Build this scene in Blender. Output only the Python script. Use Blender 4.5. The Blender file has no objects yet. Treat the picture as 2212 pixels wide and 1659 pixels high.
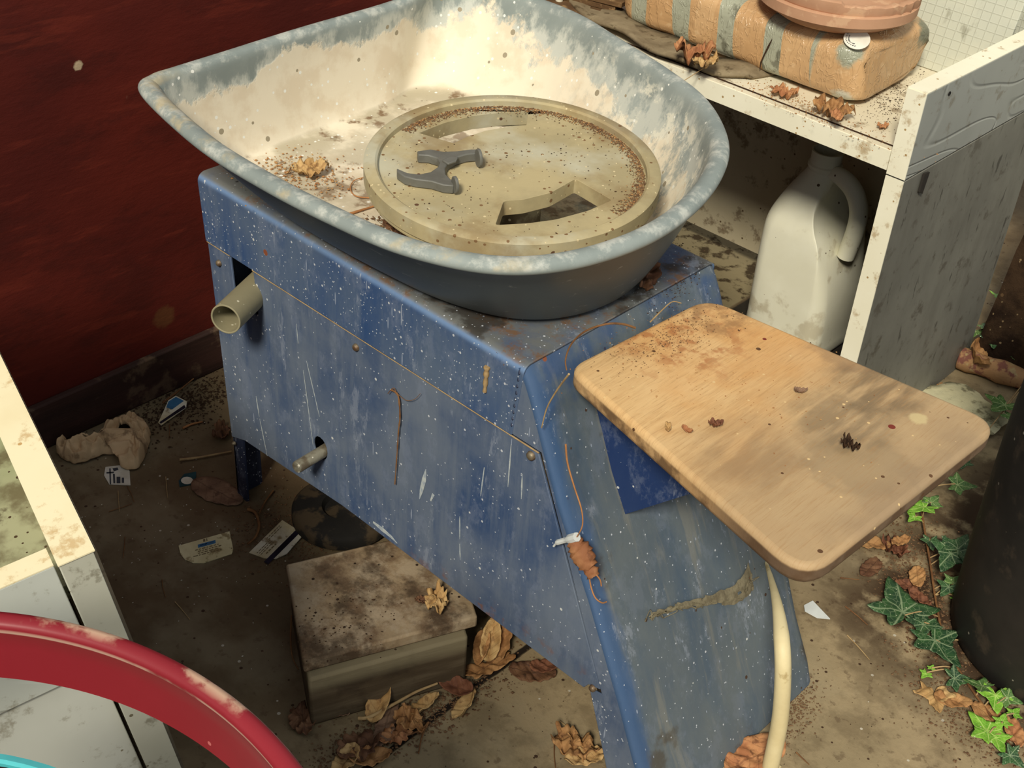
import bpy, bmesh, math, random
from mathutils import Vector, Matrix, geometry, noise as mn
from math import sin, cos, pi, radians, sqrt
R = random.Random(7)
scn = bpy.context.scene
col = scn.collection

# ------------------------------------------------------------------ camera
F, PITCH, ROLL, YAW = 2800., radians(35.6), radians(4.2), radians(-41.3)
PPX, PPY = 1106., 829.5
CAM = Vector((.694, -.801, 1.237))
_f = Vector((0, cos(PITCH), -sin(PITCH))); _u = Vector((0, sin(PITCH), cos(PITCH))); _r = Vector((1, 0, 0))
_r2 = _r*cos(ROLL)+_u*sin(ROLL); _u2 = _u*cos(ROLL)-_r*sin(ROLL)
RZ = Matrix.Rotation(-YAW, 3, 'Z')
FW, RT, UP = RZ@_f, RZ@_r2, RZ@_u2
def ray(x, y): return (FW*F+RT*(x-PPX)-UP*(y-PPY)).normalized()
def at(x, y, ax, v):                      # where the photo's pixel meets the plane axis=v
    d = ray(x, y); return CAM+d*((v-CAM[ax])/d[ax])
def atz(x, y, z=0.): return at(x, y, 2, z)
def atp(x, y, p0, n):
    d = ray(x, y); return CAM+d*((p0-CAM).dot(n)/d.dot(n))
cd = bpy.data.cameras.new('camera'); co = bpy.data.objects.new('camera', cd); col.objects.link(co)
cd.sensor_fit = 'HORIZONTAL'; cd.sensor_width = 36; cd.lens = F/2212*36; cd.clip_start = .02
mw = Matrix((RT, UP, -FW)).transposed().to_4x4(); mw.translation = CAM
co.matrix_world = mw; scn.camera = co

# ------------------------------------------------------------------ materials
def lin(v):
    v /= 255.; return v/12.92 if v <= .04045 else ((v+.055)/1.055)**2.4
def C(r, g, b): return (lin(r), lin(g), lin(b), 1)
class NT:
    def __init__(s, name, rough=.7, spec=.3, metal=0):
        m = s.m = bpy.data.materials.new(name); m.use_nodes = True
        s.t = m.node_tree; s.b = s.t.nodes['Principled BSDF']
        s.b.inputs['Roughness'].default_value = rough; s.b.inputs['Specular IOR Level'].default_value = spec
        s.b.inputs['Metallic'].default_value = metal
        s.g = s.n('ShaderNodeNewGeometry'); s.pos = s.g.outputs['Position']; s.bumps = None
    def n(s, k, **kw):
        q = s.t.nodes.new(k)
        for a, b in kw.items(): setattr(q, a, b)
        return q
    def put(s, inp, v):
        if hasattr(v, 'is_output'): s.t.links.new(v, inp)
        else: inp.default_value = v
    def math(s, op, a, b=0., c=0., clamp=False):
        q = s.n('ShaderNodeMath', operation=op, use_clamp=clamp)
        s.put(q.inputs[0], a); s.put(q.inputs[1], b); s.put(q.inputs[2], c); return q.outputs[0]
    def mul(s, a, b): return s.math('MULTIPLY', a, b, clamp=True)
    def mx(s, a, b): return s.math('MAXIMUM', a, b)
    def inv(s, a): return s.math('SUBTRACT', 1., a, clamp=True)
    def mp(s, scale=(1, 1, 1), rot=(0, 0, 0), loc=(0, 0, 0), src=None):
        q = s.n('ShaderNodeMapping'); s.put(q.inputs['Vector'], src or s.pos)
        q.inputs['Scale'].default_value = scale; q.inputs['Rotation'].default_value = rot; q.inputs['Location'].default_value = loc
        return q.outputs[0]
    def noise(s, sc, st=(1, 1, 1), det=5, rough=.6, dist=0, loc=(0, 0, 0), rot=(0, 0, 0)):
        q = s.n('ShaderNodeTexNoise'); s.put(q.inputs['Vector'], s.mp(st, rot, loc))
        q.inputs['Scale'].default_value = sc; q.inputs['Detail'].default_value = det
        q.inputs['Roughness'].default_value = rough; q.inputs['Distortion'].default_value = dist
        return q.outputs['Fac']
    def rng(s, v, a, b, lo=0., hi=1.):
        q = s.n('ShaderNodeMapRange', interpolation_type='SMOOTHSTEP')
        s.put(q.inputs[0], v); q.inputs[1].default_value = a; q.inputs[2].default_value = b
        q.inputs[3].default_value = lo; q.inputs[4].default_value = hi; return q.outputs[0]
    def patch(s, sc, thr=.55, soft=.06, **k): return s.rng(s.noise(sc, **k), thr-soft, thr+soft)
    def speck(s, sc, r=.15, keep=.4, st=(1, 1, 1), loc=(0, 0, 0), rot=(0, 0, 0)):
        q = s.n('ShaderNodeTexVoronoi'); s.put(q.inputs['Vector'], s.mp(st, rot, loc)); q.inputs['Scale'].default_value = sc
        sep = s.n('ShaderNodeSeparateColor'); s.put(sep.inputs[0], q.outputs['Color'])
        rr = s.math('MULTIPLY', sep.outputs[1], r)
        a = s.math('LESS_THAN', q.outputs['Distance'], rr); b = s.math('LESS_THAN', sep.outputs[0], keep)
        return s.mul(a, b)
    def xyz(s):
        q = s.n('ShaderNodeSeparateXYZ'); s.put(q.inputs[0], s.pos); return q.outputs
    def nz(s):
        q = s.n('ShaderNodeSeparateXYZ'); s.put(q.inputs[0], s.g.outputs['True Normal']); return q.outputs[2]
    def blob(s, p, r, soft=.5):
        q = s.n('ShaderNodeVectorMath', operation='DISTANCE'); s.put(q.inputs[0], s.pos); q.inputs[1].default_value = p
        w = s.math('ADD', q.outputs['Value'], s.math('MULTIPLY', s.math('SUBTRACT', s.noise(9/r**.5, det=4), .5), r*1.1))
        return s.rng(w, r*(1-soft*.5), r*(1+soft*.5), 1., 0.)
    def attr(s, name):
        q = s.n('ShaderNodeAttribute', attribute_name=name); return q.outputs['Fac']
    def paint(s, base, *layers):
        cur = base
        for m, c in layers:
            q = s.n('ShaderNodeMix', data_type='RGBA'); s.put(q.inputs[0], m); s.put(q.inputs[6], cur); s.put(q.inputs[7], c); cur = q.outputs[2]
        s.put(s.b.inputs['Base Color'], cur); return s
    def bump(s, h, strength=.3, dist=.002):
        q = s.n('ShaderNodeBump'); q.inputs['Strength'].default_value = strength; q.inputs['Distance'].default_value = dist
        s.put(q.inputs['Height'], h)
        if s.bumps: s.put(q.inputs['Normal'], s.bumps)
        s.bumps = q.outputs[0]; s.put(s.b.inputs['Normal'], s.bumps); return s
MT = {}
def simple(name, c, var=None, sc=20, rough=.7, spec=.3, bs=.2, bsc=60, metal=0, dirt=None, dthr=.6, st=(1, 1, 1)):
    k = NT(name, rough, spec, metal)
    L = []
    if var: L.append((k.rng(k.noise(sc, st=st), .35, .68), var))
    if dirt: L.append((k.mul(k.patch(sc*2.3, dthr, .05, det=8), .8), dirt))
    k.paint(c, *L)
    if bs: k.bump(k.noise(bsc, det=6, st=st), bs)
    MT[name] = k.m; return k.m

def blue(name, base, dusty, amount, top=False, front=False):
    k = NT(name, .55, .35)
    x, y, z = k.xyz()
    L = []
    L.append((k.mul(k.patch(5, .5, .18, det=6), amount), dusty))
    L.append((k.mul(k.patch(3, .52, .1, st=(7, 7, .7), det=8, rough=.7), amount*.6), dusty))
    L.append((k.mul(k.patch(26, .56, .05, det=8, rough=.75, st=(1, 1, .6)), .28), C(120, 130, 150)))
    if front:
        L.append((k.mul(k.patch(4, .45, .15, st=(1, 5, 1)), .5), C(98, 104, 104)))
        L.append((k.mul(k.patch(6, .6, .06, st=(1, 9, 1), det=7), .35), C(134, 130, 116)))
        L.append((k.mul(k.patch(9, .63, .04, det=7), .8), C(74, 68, 58)))
        L.append((k.speck(60, .15, .25), C(70, 54, 42)))
        fy = k.math('ADD', y, k.math('MULTIPLY', k.math('SUBTRACT', k.noise(14, det=6, st=(1, 2, .5)), .5), .05))
        L.append((k.mul(k.rng(fy, .03, .012), .8), C(52, 82, 122)))
        L.append((k.mul(k.mul(k.rng(z, .42, .47), k.patch(16, .5, .1)), .7), C(44, 72, 114)))
    if top:
        d = k.rng(z, .4985, .5005)
        L.append((k.mul(d, k.patch(9, .42, .14, det=7)), C(104, 106, 104)))
        L.append((k.mul(d, k.mul(k.patch(14, .55, .05, det=9, rough=.75), .85)), C(112, 82, 56)))
        L.append((k.mul(d, k.mul(k.patch(11, .57, .04, det=9, loc=(3, 1, 0)), .8)), C(48, 42, 36)))
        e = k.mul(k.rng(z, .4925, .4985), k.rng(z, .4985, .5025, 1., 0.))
        L.append((k.mul(e, .55), C(120, 150, 190)))  # worn fold edge with its bright highlight painted into the blue
    # worn rust along the bottom hem and a few chips
    L.append((k.mul(k.rng(z, .128, .17, 1., 0.), k.mul(k.mul(k.patch(34, .57, .05, det=8), k.rng(x, .135, .125)), k.rng(x, -.2, -.05))), C(122, 80, 52)))
    L.append((k.speck(90, .15, .25 if front else .6), C(184, 188, 194)))
    L.append((k.speck(190, .2, .4 if front else .85, loc=(2, 3, 1)), C(178, 184, 192)))
    L.append((k.mul(k.speck(50, .1, .1 if front else .3, loc=(5, 1, 0)), .9), C(200, 202, 198)))
    sp = k.mul(k.speck(130, .25, .7, loc=(1, 8, 0)), k.mul(k.rng(x, -.54, -.5), k.mul(k.rng(x, -.47, -.4, 1., 0.), k.rng(z, .36, .42, 1., 0.))))
    L.append((sp, C(185, 188, 190)))
    L.append((k.mul(k.speck(34, .12, .5, st=(3.4, 3.4, .35), loc=(4, 4, 4)), .75), C(150, 160, 178)))
    L.append((k.mul(k.speck(20, .07, .7, st=(4, 4, .22), loc=(1, 6, 2)), .8), C(158, 166, 180)))
    L.append((k.mul(k.patch(22, .6, .03, st=(1, 1, .25), det=9, rough=.8), .35), C(150, 158, 172)))
    L.append((k.mul(k.speck(24, .1, .12, loc=(8, 4, 3)), 1.), C(128, 74, 50)))
    k.paint(base, *L)
    k.bump(k.noise(130, det=4), .16, .001).bump(k.noise(14, det=3), .12, .004)
    MT[name] = k.m; return k.m
blue('blue', C(44, 68, 106), C(104, 114, 128), .95)
blue('blue_top', C(42, 70, 114), C(92, 106, 124), .75, top=True)
blue('blue_front', C(62, 80, 100), C(94, 104, 110), .9, front=True)
blue('blue_clean', C(26, 48, 92), C(52, 68, 100), .3)
blue('blue_dark', C(26, 38, 70), C(44, 50, 66), .6)

k = NT('tray', .6, .35)
cl = k.attr('clay'); x, y, z = k.xyz()
n1 = k.noise(9, det=9, rough=.68, st=(1, 1, .7)); n2 = k.noise(30, det=8, rough=.7, loc=(4, 0, 0), st=(1, 1, .5))
side = k.rng(x, -.40, -.16)                                     # right wall: streaky thin slip, left wall: thick slip
thick = k.rng(k.math('ADD', k.math('ADD', n1, k.math('MULTIPLY', cl, .55)), k.math('MULTIPLY', side, -.08)), .66, .72)
thin = k.rng(k.math('ADD', n2, k.math('MULTIPLY', cl, .5)), .52, .70)
flo = k.rng(z, .512, .518, 1., 0.)
k.paint(C(128, 137, 134), (k.mul(k.patch(16, .5, .14), .6), C(148, 156, 152)),
        (k.mul(thin, k.mul(k.rng(cl, .02, .15), .8)), C(196, 198, 188)), (k.mul(thick, k.rng(cl, .03, .1)), C(222, 212, 190)),
        (k.mul(thick, k.mul(k.patch(20, .54, .08, det=7), .6)), C(206, 190, 164)),
        (k.mul(k.mul(side, k.rng(cl, .1, .3)), k.mul(k.patch(15, .53, .06, det=9, rough=.75, st=(1.6, 1.6, .7)), .75)), C(132, 144, 144)),
        (k.mul(k.mul(side, k.rng(cl, .05, .2)), k.mul(k.patch(24, .57, .04, det=9, rough=.75, loc=(6, 2, 0)), .8)), C(222, 218, 200)),
        (k.mul(flo, k.mul(k.rng(cl, .5, .8), k.patch(12, .46, .1, det=8))), C(176, 166, 142)),
        (k.mul(flo, k.mul(k.rng(cl, .5, .8), k.patch(30, .58, .05, det=8))), C(120, 96, 70)),
        (k.mul(k.rng(cl, .05, .2), k.speck(60, .25, .3)), C(150, 140, 118)),
        (k.mul(k.rng(z, .631, .637), k.mul(k.patch(40, .56, .1, det=9, rough=.7), .6)), C(206, 206, 196)),
        (k.mul(k.mul(k.rng(z, .631, .637), k.rng(y, .0, -.06)), k.mul(k.patch(20, .57, .07, det=8, loc=(7, 0, 1)), .7)), C(178, 164, 130)),
        (k.mul(k.rng(cl, .02, .06), k.speck(110, .25, .5)), C(226, 226, 218)))
k.bump(k.math('ADD', k.math('MULTIPLY', thick, .7), k.math('MULTIPLY', n2, .4)), .5, .0018)
MT['tray'] = k.m
k = NT('tray_out', .42, .4); k.paint(C(70, 78, 80), (k.mul(k.patch(8, .5, .2), .5), C(84, 90, 88)), (k.speck(40, .16, .2), C(130, 130, 122)),
        (k.mul(k.patch(40, .66, .03, st=(1, 1, 3), det=6), .6), C(140, 144, 140))); k.bump(k.noise(60), .06); MT['tray_out'] = k.m  # outer wall coloured darker for the shade below the overhanging rim
k = NT('bat', .7, .25)
k.paint(C(176, 162, 124), (k.rng(k.noise(14, det=7), .4, .66), C(160, 148, 114)), (k.mul(k.patch(6, .55, .1, loc=(3, 3, 0), det=5), .8), C(186, 184, 164)),
        (k.mul(k.patch(10, .55, .08, det=8, loc=(0, 5, 1)), .65), C(134, 112, 76)), (k.speck(130, .3, .35), C(120, 92, 62)), (k.speck(180, .25, .3, loc=(3, 2, 1)), C(206, 190, 150)),
        (k.speck(45, .15, .3), C(92, 66, 48)))
k.bump(k.noise(90, det=6), .3, .001); MT['bat'] = k.m
simple('clip', C(104, 104, 98), C(92, 91, 84), 30, .5, .4, .1, dirt=C(120, 112, 96), dthr=.66)
# worn plywood seat: grain runs across the board
k = NT('seat', .62, .3); x, y, z = k.xyz()
g1 = k.noise(26, st=(6.5, .7, 1), det=6, rough=.65, dist=.4); g2 = k.noise(120, st=(6, .3, 1), det=5, rough=.7)
grey = k.rng(k.math('ADD', x, k.math('MULTIPLY', k.math('SUBTRACT', k.noise(7, det=5, st=(2, .6, 1)), .5), .24)), .12, .32)
ed = k.rng(z, .4905, .487)
k.paint(C(208, 170, 118), (k.mul(k.rng(g1, .4, .62), .6), C(188, 146, 96)), (k.mul(k.patch(7, .5, .12), .55), C(218, 186, 138)), (k.mul(k.patch(5, .52, .1, loc=(2, 1, 0)), .5), C(196, 140, 78)),
        (k.mul(grey, .75), C(164, 142, 110)),
        (k.mul(k.mul(k.blob((.262, .25, .495), .045, .9), k.patch(16, .42, .15, st=(4, .7, 1))), .7), C(98, 82, 62)), (k.mul(k.mul(k.blob((.27, .17, .495), .045, .9), k.patch(16, .46, .12, st=(4, .6, 1))), .6), C(108, 92, 70)), (k.mul(k.mul(k.blob((.235, .06, .495), .05, 1.2), k.patch(14, .45, .15, st=(3.5, .6, 1))), .55), C(128, 102, 74)),
        (k.mul(k.mul(k.blob((.205, .29, .495), .04), 1), .45), C(116, 92, 70)), (k.mul(k.blob((.31, .13, .495), .05), .35), C(120, 104, 80)),
        (k.mul(k.mul(k.blob((.075, .17, .495), .062, .9), k.patch(60, .54, .08, det=8)), .7), C(158, 96, 54)), (k.mul(k.mul(k.blob((.06, .235, .495), .045), k.patch(50, .52, .08, det=8)), .6), C(128, 94, 64)),
        (k.mul(k.rng(g2, .5, .66), .45), C(158, 122, 80)), (k.mul(ed, .35), C(150, 110, 68)), (k.mul(ed, k.rng(x, .2, .32)), C(98, 78, 60)), (k.mul(k.rng(x, .3, .37), k.mul(k.patch(9, .45, .15), .5)), C(132, 112, 90)), (k.mul(ed, k.mul(k.patch(22, .5, .08), .8)), C(88, 66, 46)),
        (k.speck(60, .16, .3), C(92, 64, 40)), (k.speck(120, .2, .25, loc=(1, 1, 1)), C(210, 180, 130)), (k.speck(24, .1, .3), C(116, 46, 34)),
        (k.mul(k.blob((.315, .235, .495), .009), .8), C(196, 178, 132)))
k.bump(g2, .25, .0008).bump(g1, .2, .001); MT['seat'] = k.m

k = NT('red_wall', .7, .2); x, y, z = k.xyz()
k.paint(C(92, 30, 20), (k.rng(k.noise(2.2, det=3), .35, .7), C(74, 23, 17)), (k.mul(k.patch(6, .56, .08, st=(1, 1, 2.5), det=7, rough=.7, rot=(.3, 0, 0)), .5), C(58, 20, 15)), (k.mul(k.patch(9, .6, .05, st=(1, .6, 4), det=6, rot=(-.35, 0, 0)), .4), C(112, 42, 28)),
        (k.mul(k.speck(34, .1, .2), .7), C(190, 172, 148)), (k.mul(k.speck(80, .13, .1, loc=(1, 1, 4)), .7), C(176, 150, 126)), (k.mul(k.mul(k.speck(44, .22, .5, st=(1, 1, .6)), k.blob((-.803, .005, .53), .05, 1.2)), .9), C(196, 178, 150)),
        (k.mul(k.blob((-.803, .002, .556), .006), .9), C(190, 168, 136)), (k.mul(k.blob((-.803, .085, .13), .018), .5), C(104, 72, 40)), (k.mul(k.speck(18, .16, .2, loc=(0, 4, 2)), .5), C(150, 120, 100)))
k.bump(k.noise(22, st=(1, 1, 3), det=6, rough=.65, rot=(.3, 0, 0)), .35, .003); MT['red_wall'] = k.m
simple('skirting', C(66, 44, 38), C(46, 32, 28), 8, .75, .2, .35, 40, st=(1, .4, 4), dirt=C(104, 84, 66), dthr=.6)

k = NT('floor', .85, .2); x, y, z = k.xyz()
big = k.noise(3.2, det=6, rough=.6)
left = k.rng(k.math('ADD', x, k.math('MULTIPLY', k.math('SUBTRACT', big, .5), .35)), -.25, .05)  # sunny right side of the floor painted paler than the shaded left
def seam(k, ax, c, w):      # straight joint between two concrete slabs
    v = k.xyz()[ax]; v = k.math('ADD', v, k.math('MULTIPLY', k.math('SUBTRACT', k.noise(30, det=3), .5), .006))
    return k.rng(k.math('ABSOLUTE', k.math('SUBTRACT', v, c)), w, w*1.8, 1., 0.)
sm = k.mul(seam(k, 0, -.034, .003), k.rng(y, .12, .1))
paved = k.mul(k.rng(y, .44, .46), k.rng(x, -.28, -.3))
k.paint(C(98, 80, 58), (k.mul(left, .95), C(160, 142, 110)), (k.mul(k.rng(big, .4, .65), .55), C(122, 110, 84)), (k.mul(k.patch(11, .53, .08, det=8, rough=.7), .45), C(86, 72, 52)),
        (k.mul(k.patch(4, .57, .07, loc=(4, 2, 0), det=6), .4), C(150, 138, 112)), (k.mul(k.patch(60, .62, .04, det=8), .5), C(84, 66, 48)), (k.speck(90, .22, .25), C(66, 48, 34)), (k.speck(60, .13, .25, loc=(3, 3, 0)), C(186, 178, 160)),
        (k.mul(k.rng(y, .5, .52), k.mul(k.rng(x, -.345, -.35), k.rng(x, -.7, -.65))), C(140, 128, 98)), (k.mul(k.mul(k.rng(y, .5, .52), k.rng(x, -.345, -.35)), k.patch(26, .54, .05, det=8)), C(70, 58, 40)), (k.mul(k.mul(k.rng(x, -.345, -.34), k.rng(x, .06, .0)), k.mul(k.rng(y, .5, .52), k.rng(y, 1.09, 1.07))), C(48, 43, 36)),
        (k.mul(k.rng(x, .12, .24), k.mul(k.rng(y, .33, .5), k.patch(14, .45, .08, det=7))), C(62, 46, 32)),
        (sm, C(34, 26, 20)))
k.bump(k.noise(60, det=8, rough=.7), .5, .002).bump(k.noise(7, det=4), .3, .01).bump(k.inv(sm), .6, .004); MT['floor'] = k.m

def mel(name, base, var, dirtc, grain=False, spk=.3, extra=None):
    k = NT(name, .5, .35)
    L = [(k.mul(k.patch(6, .5, .15), .6), var), (k.mul(k.patch(26, .6, .05, det=9, rough=.7), .7), dirtc), (k.speck(110, .22, spk), dirtc)]
    if extra: L += extra(k)
    k.paint(base, *L)
    if grain:
        w = k.noise(3.5, st=(1, .8, 2.4), det=1, dist=.6); q = k.math('ABSOLUTE', k.math('SUBTRACT', k.math('FRACT', k.math('MULTIPLY', w, 7.)), .5))
        k.bump(k.rng(q, .0, .12), .7, .0012)
    k.bump(k.noise(40), .06); MT[name] = k.m; return k.m
mel('white_edge', C(238, 234, 212), C(226, 220, 194), C(168, 140, 96), spk=.15)
mel('cream_edge', C(232, 222, 186), C(222, 206, 164), C(190, 156, 104), spk=.1)
mel('shelf_top', C(226, 218, 194), C(204, 192, 162), C(120, 100, 72), spk=.6)
mel('apron', C(150, 152, 146), C(140, 142, 136), C(118, 112, 98), grain=True, spk=.08)
mel('panel_grey', C(122, 121, 112), C(104, 103, 96), C(78, 72, 62), spk=.3,
    extra=lambda k: [(k.mul(k.patch(7, .53, .12, st=(1, 3., 1.1), det=7, rough=.7), .5), C(100, 98, 90)), (k.mul(k.patch(26, .64, .03, st=(1, 2.6, .7), det=6), .75), C(66, 64, 58))])
mel('panel_in', C(190, 180, 154), C(172, 160, 132), C(96, 78, 56), spk=.25)
mel('cabinet_face', C(196, 198, 188), C(184, 186, 176), C(132, 126, 108), spk=.1)
mel('cabinet_apron', C(188, 192, 184), C(178, 182, 172), C(132, 126, 108), grain=True, spk=.08)
mel('mould', C(160, 160, 126), C(104, 124, 84), C(70, 54, 36), spk=.9, extra=lambda k: [(k.mul(k.patch(18, .52, .08, det=8), .8), C(92, 80, 54))])
mel('cabinet_end', C(178, 178, 164), C(166, 166, 148), C(104, 98, 80), spk=.3)
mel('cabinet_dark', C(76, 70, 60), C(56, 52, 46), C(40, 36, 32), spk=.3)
k = NT('grid_board', .5, .4)
x, y, z = k.xyz()
gr = k.mx(k.rng(k.math('ABSOLUTE', k.math('SUBTRACT', k.math('FRACT', k.math('MULTIPLY', x, 70.)), .5)), .4, .5), k.rng(k.math('ABSOLUTE', k.math('SUBTRACT', k.math('FRACT', k.math('MULTIPLY', z, 80.)), .5)), .4, .5))
k.paint(C(190, 192, 176), (k.mul(gr, .35), C(156, 158, 142)), (k.mul(k.patch(8, .55, .1), .5), C(206, 204, 182)), (k.mul(k.patch(24, .62, .04, st=(1, 1, .4)), .6), C(130, 128, 110)), (k.speck(70, .2, .2), C(110, 104, 84)))
k.bump(gr, .4, .001); MT['grid_board'] = k.m
k = NT('bottle', .45, .4)
k.b.inputs['Subsurface Weight'].default_value = .15; k.b.inputs['Subsurface Radius'].default_value = (.02, .02, .015)
k.paint(C(228, 226, 206), (k.mul(k.patch(7, .5, .15), .5), C(210, 206, 182)), (k.speck(60, .16, .35), C(80, 62, 44)), (k.mul(k.patch(16, .62, .05), .5), C(160, 144, 112)))
k.bump(k.noise(30), .05); MT['bottle'] = k.m
simple('pvc', C(150, 142, 112), C(132, 124, 98), 20, .5, .35, .08, dirt=C(176, 168, 140), dthr=.62)
k = NT('pvc_dusty', .55, .35); k.paint(C(146, 138, 110), (k.mul(k.patch(14, .5, .12), .6), C(128, 122, 96)), (k.speck(150, .3, .4), C(206, 200, 176))); k.bump(k.noise(80), .08); MT['pvc_dusty'] = k.m
k = NT('steel', .5, .5, .3); k.paint(C(132, 128, 112), (k.patch(40, .5, .08), C(96, 86, 70)), (k.speck(160, .3, .5), C(200, 196, 180))); k.bump(k.noise(120), .3); MT['steel'] = k.m
simple('screw', C(128, 118, 98), C(96, 66, 44), 120, .5, .5, .3, 200, .5)
simple('black', C(26, 25, 24), C(38, 35, 31), 12, .8, .2, .3, 50, dirt=C(74, 62, 46), dthr=.52)
k = NT('drum', .62, .3); k.paint(C(30, 28, 26), (k.mul(k.patch(7, .52, .12), .7), C(46, 42, 38)), (k.mul(k.patch(22, .6, .06, det=8), .6), C(70, 60, 50)), (k.speck(80, .16, .2), C(128, 122, 112)), (k.mul(k.speck(20, .07, .3, st=(1, 1, .3)), .6), C(110, 106, 96)))
k.bump(k.noise(30), .12); MT['drum'] = k.m
k = NT('block', .85, .15); k.paint(C(150, 130, 102), (k.rng(k.noise(13, st=(1, 1, 1), det=8, rough=.7), .38, .6), C(104, 84, 64)), (k.mul(k.patch(20, .52, .08, det=9, rough=.75, loc=(1, 7, 0)), .7), C(164, 148, 124)), (k.mul(k.patch(6, .53, .08, det=6, loc=(2, 4, 0)), .6), C(166, 150, 124)), (k.mul(k.patch(12, .56, .07, det=9, rough=.7), .8), C(62, 50, 38)), (k.speck(90, .18, .3), C(50, 38, 28)), (k.mul(k.patch(40, .68, .04), .5), C(170, 156, 130)))
k.bump(k.noise(50, det=8), .5, .002); MT['block'] = k.m
k = NT('block_side', .85, .15); k.paint(C(94, 82, 64), (k.rng(k.noise(16, st=(1, .35, 4), det=6), .38, .62), C(76, 64, 48)), (k.mul(k.patch(12, .57, .06, det=8), .6), C(50, 40, 30)), (k.mul(k.rng(k.xyz()[2], .052, .07), .5), C(146, 136, 108))); k.bump(k.noise(30, st=(1, .35, 4), det=6), .5, .002); MT['block_side'] = k.m
# taped parcel
k = NT('tape', .28, .5); x, y, z = k.xyz()
fr0 = 0
wv = k.math('ADD', x, k.math('MULTIPLY', k.math('SUBTRACT', k.noise(6, det=3), .5), .02))
fr = k.math('FRACT', k.math('ADD', k.math('MULTIPLY', wv, 12.2), k.math('MULTIPLY', z, 1.2)))
band = k.mul(k.rng(fr, .58, .59), k.rng(fr, .95, .96, 1., 0.)); band = k.mul(band, k.rng(x, -.165, -.172))
bq = k.n('ShaderNodeTexBrick'); k.put(bq.inputs['Vector'], k.mp((1, .6, 1.2), (.05, 0, 0))); bq.inputs['Scale'].default_value = 16; bq.inputs['Mortar Size'].default_value = 0; bq.inputs['Color1'].default_value = (0, 0, 0, 1); bq.inputs['Color2'].default_value = (1, 1, 1, 1)
k.paint(C(200, 164, 120), (k.mul(bq.outputs['Color'], .5), C(172, 132, 90)), (k.mul(k.patch(9, .5, .1), .4), C(186, 144, 98)), (k.mul(k.patch(60, .62, .03, det=4), .35), C(222, 192, 150)),
        (band, C(160, 162, 142)), (k.mul(band, k.patch(30, .58, .05)), C(112, 112, 96)), (k.mul(k.blob((-.122, .775, .60), .018), 1.), C(150, 152, 132)), (k.mul(k.blob((-.12, .78, .535), .016), 1.), C(196, 192, 172)), (k.mul(k.blob((-.10, .94, .60), .02), 1.), C(112, 112, 92)))
w = k.noise(26, st=(.5, .6, 2.2), det=2); k.bump(w, .3, .004).bump(k.rng(k.math('ABSOLUTE', k.math('SUBTRACT', k.noise(45, st=(1.4, 1, .7), det=3, dist=.8), .5)), .0, .05, 1., 0.), .45, .0014).bump(k.noise(110, det=3), .35, .001); k.bump(k.noise(12, det=2, dist=1.), .4, .006); MT['tape'] = k.m
k = NT('terracotta', .8, .2); k.paint(C(190, 148, 118), (k.rng(k.noise(9), .35, .65), C(178, 136, 106)), (k.mul(k.patch(30, .6, .04, det=8), .6), C(206, 170, 136)), (k.mul(k.speck(50, .1, .4, st=(1, 1, 3)), .5), C(120, 80, 56))); k.bump(k.noise(70, det=6), .25, .001); MT['terracotta'] = k.m
simple('terracotta_chip', C(202, 146, 104), C(190, 124, 84), 40, .9, .1, .8, 60)
simple('sticker', C(224, 222, 210), C(208, 204, 190), 30, .4, .4, .05)
simple('ink', C(60, 64, 72), None, rough=.6, bs=0)
simple('ink_brown', C(120, 104, 76), None, rough=.6, bs=0)
simple('card_cream', C(222, 212, 170), C(204, 192, 148), 26, .55, .3, .05, dirt=C(132, 112, 70), dthr=.6)
simple('card_white', C(220, 216, 198), C(190, 176, 138), 22, .5, .3, .05, dirt=C(120, 98, 60), dthr=.6)
simple('card_blue', C(60, 118, 160), C(46, 92, 130), 30, .5, .4, .05)
simple('card_teal', C(34, 74, 80), C(26, 54, 58), 40, .6, .3, .05)
simple('stripe', C(34, 30, 46), C(22, 20, 26), 30, .4, .4, .02)
simple('paper', C(216, 212, 200), C(196, 190, 172), 30, .8, .2, .1)
simple('white_paper', C(206, 210, 208), C(194, 198, 196), 30, .6, .3, .05)
k = NT('rag', .9, .1); k.paint(C(206, 178, 140), (k.mul(k.patch(16, .5, .1), .6), C(176, 148, 112)), (k.mul(k.patch(30, .6, .05), .6), C(92, 70, 50))); k.bump(k.noise(60, det=6), .5, .002); MT['rag'] = k.m
k = NT('red_plastic', .42, .4); k.paint(C(136, 32, 42), (k.mul(k.patch(8, .5, .12), .6), C(122, 28, 36)), (k.mul(k.mul(k.attr('edge'), k.patch(22, .53, .05, det=7, st=(1, 1, 3))), .85), C(200, 168, 142)), (k.mul(k.speck(70, .14, .2), .6), C(206, 120, 116)), (k.mul(k.attr('line'), k.patch(9, .42, .04)), C(206, 170, 150)))
k.bump(k.noise(30), .08); MT['red_plastic'] = k.m
simple('turquoise', C(80, 186, 190), C(70, 170, 176), 20, .4, .4, .05, dirt=C(150, 190, 186), dthr=.68)
simple('dark_plastic', C(48, 44, 40), C(36, 34, 32), 10, .6, .3, .1)
simple('hose', C(214, 200, 158), C(200, 184, 140), 16, .55, .35, .1, dirt=C(160, 138, 92), dthr=.66)
k = NT('bark', .9, .1); k.paint(C(168, 130, 92), (k.patch(28, .52, .03, det=6), C(128, 84, 72)), (k.mul(k.patch(40, .6, .04), .8), C(176, 156, 112))); k.bump(k.noise(40, det=8), .8, .004); MT['bark'] = k.m
k = NT('stone', .9, .15); k.paint(C(206, 198, 160), (k.patch(16, .5, .1, det=7), C(190, 184, 150)), (k.mul(k.patch(30, .58, .05, det=8), .8), C(96, 88, 64))); k.bump(k.noise(40, det=8), .6, .004); MT['stone'] = k.m
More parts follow.
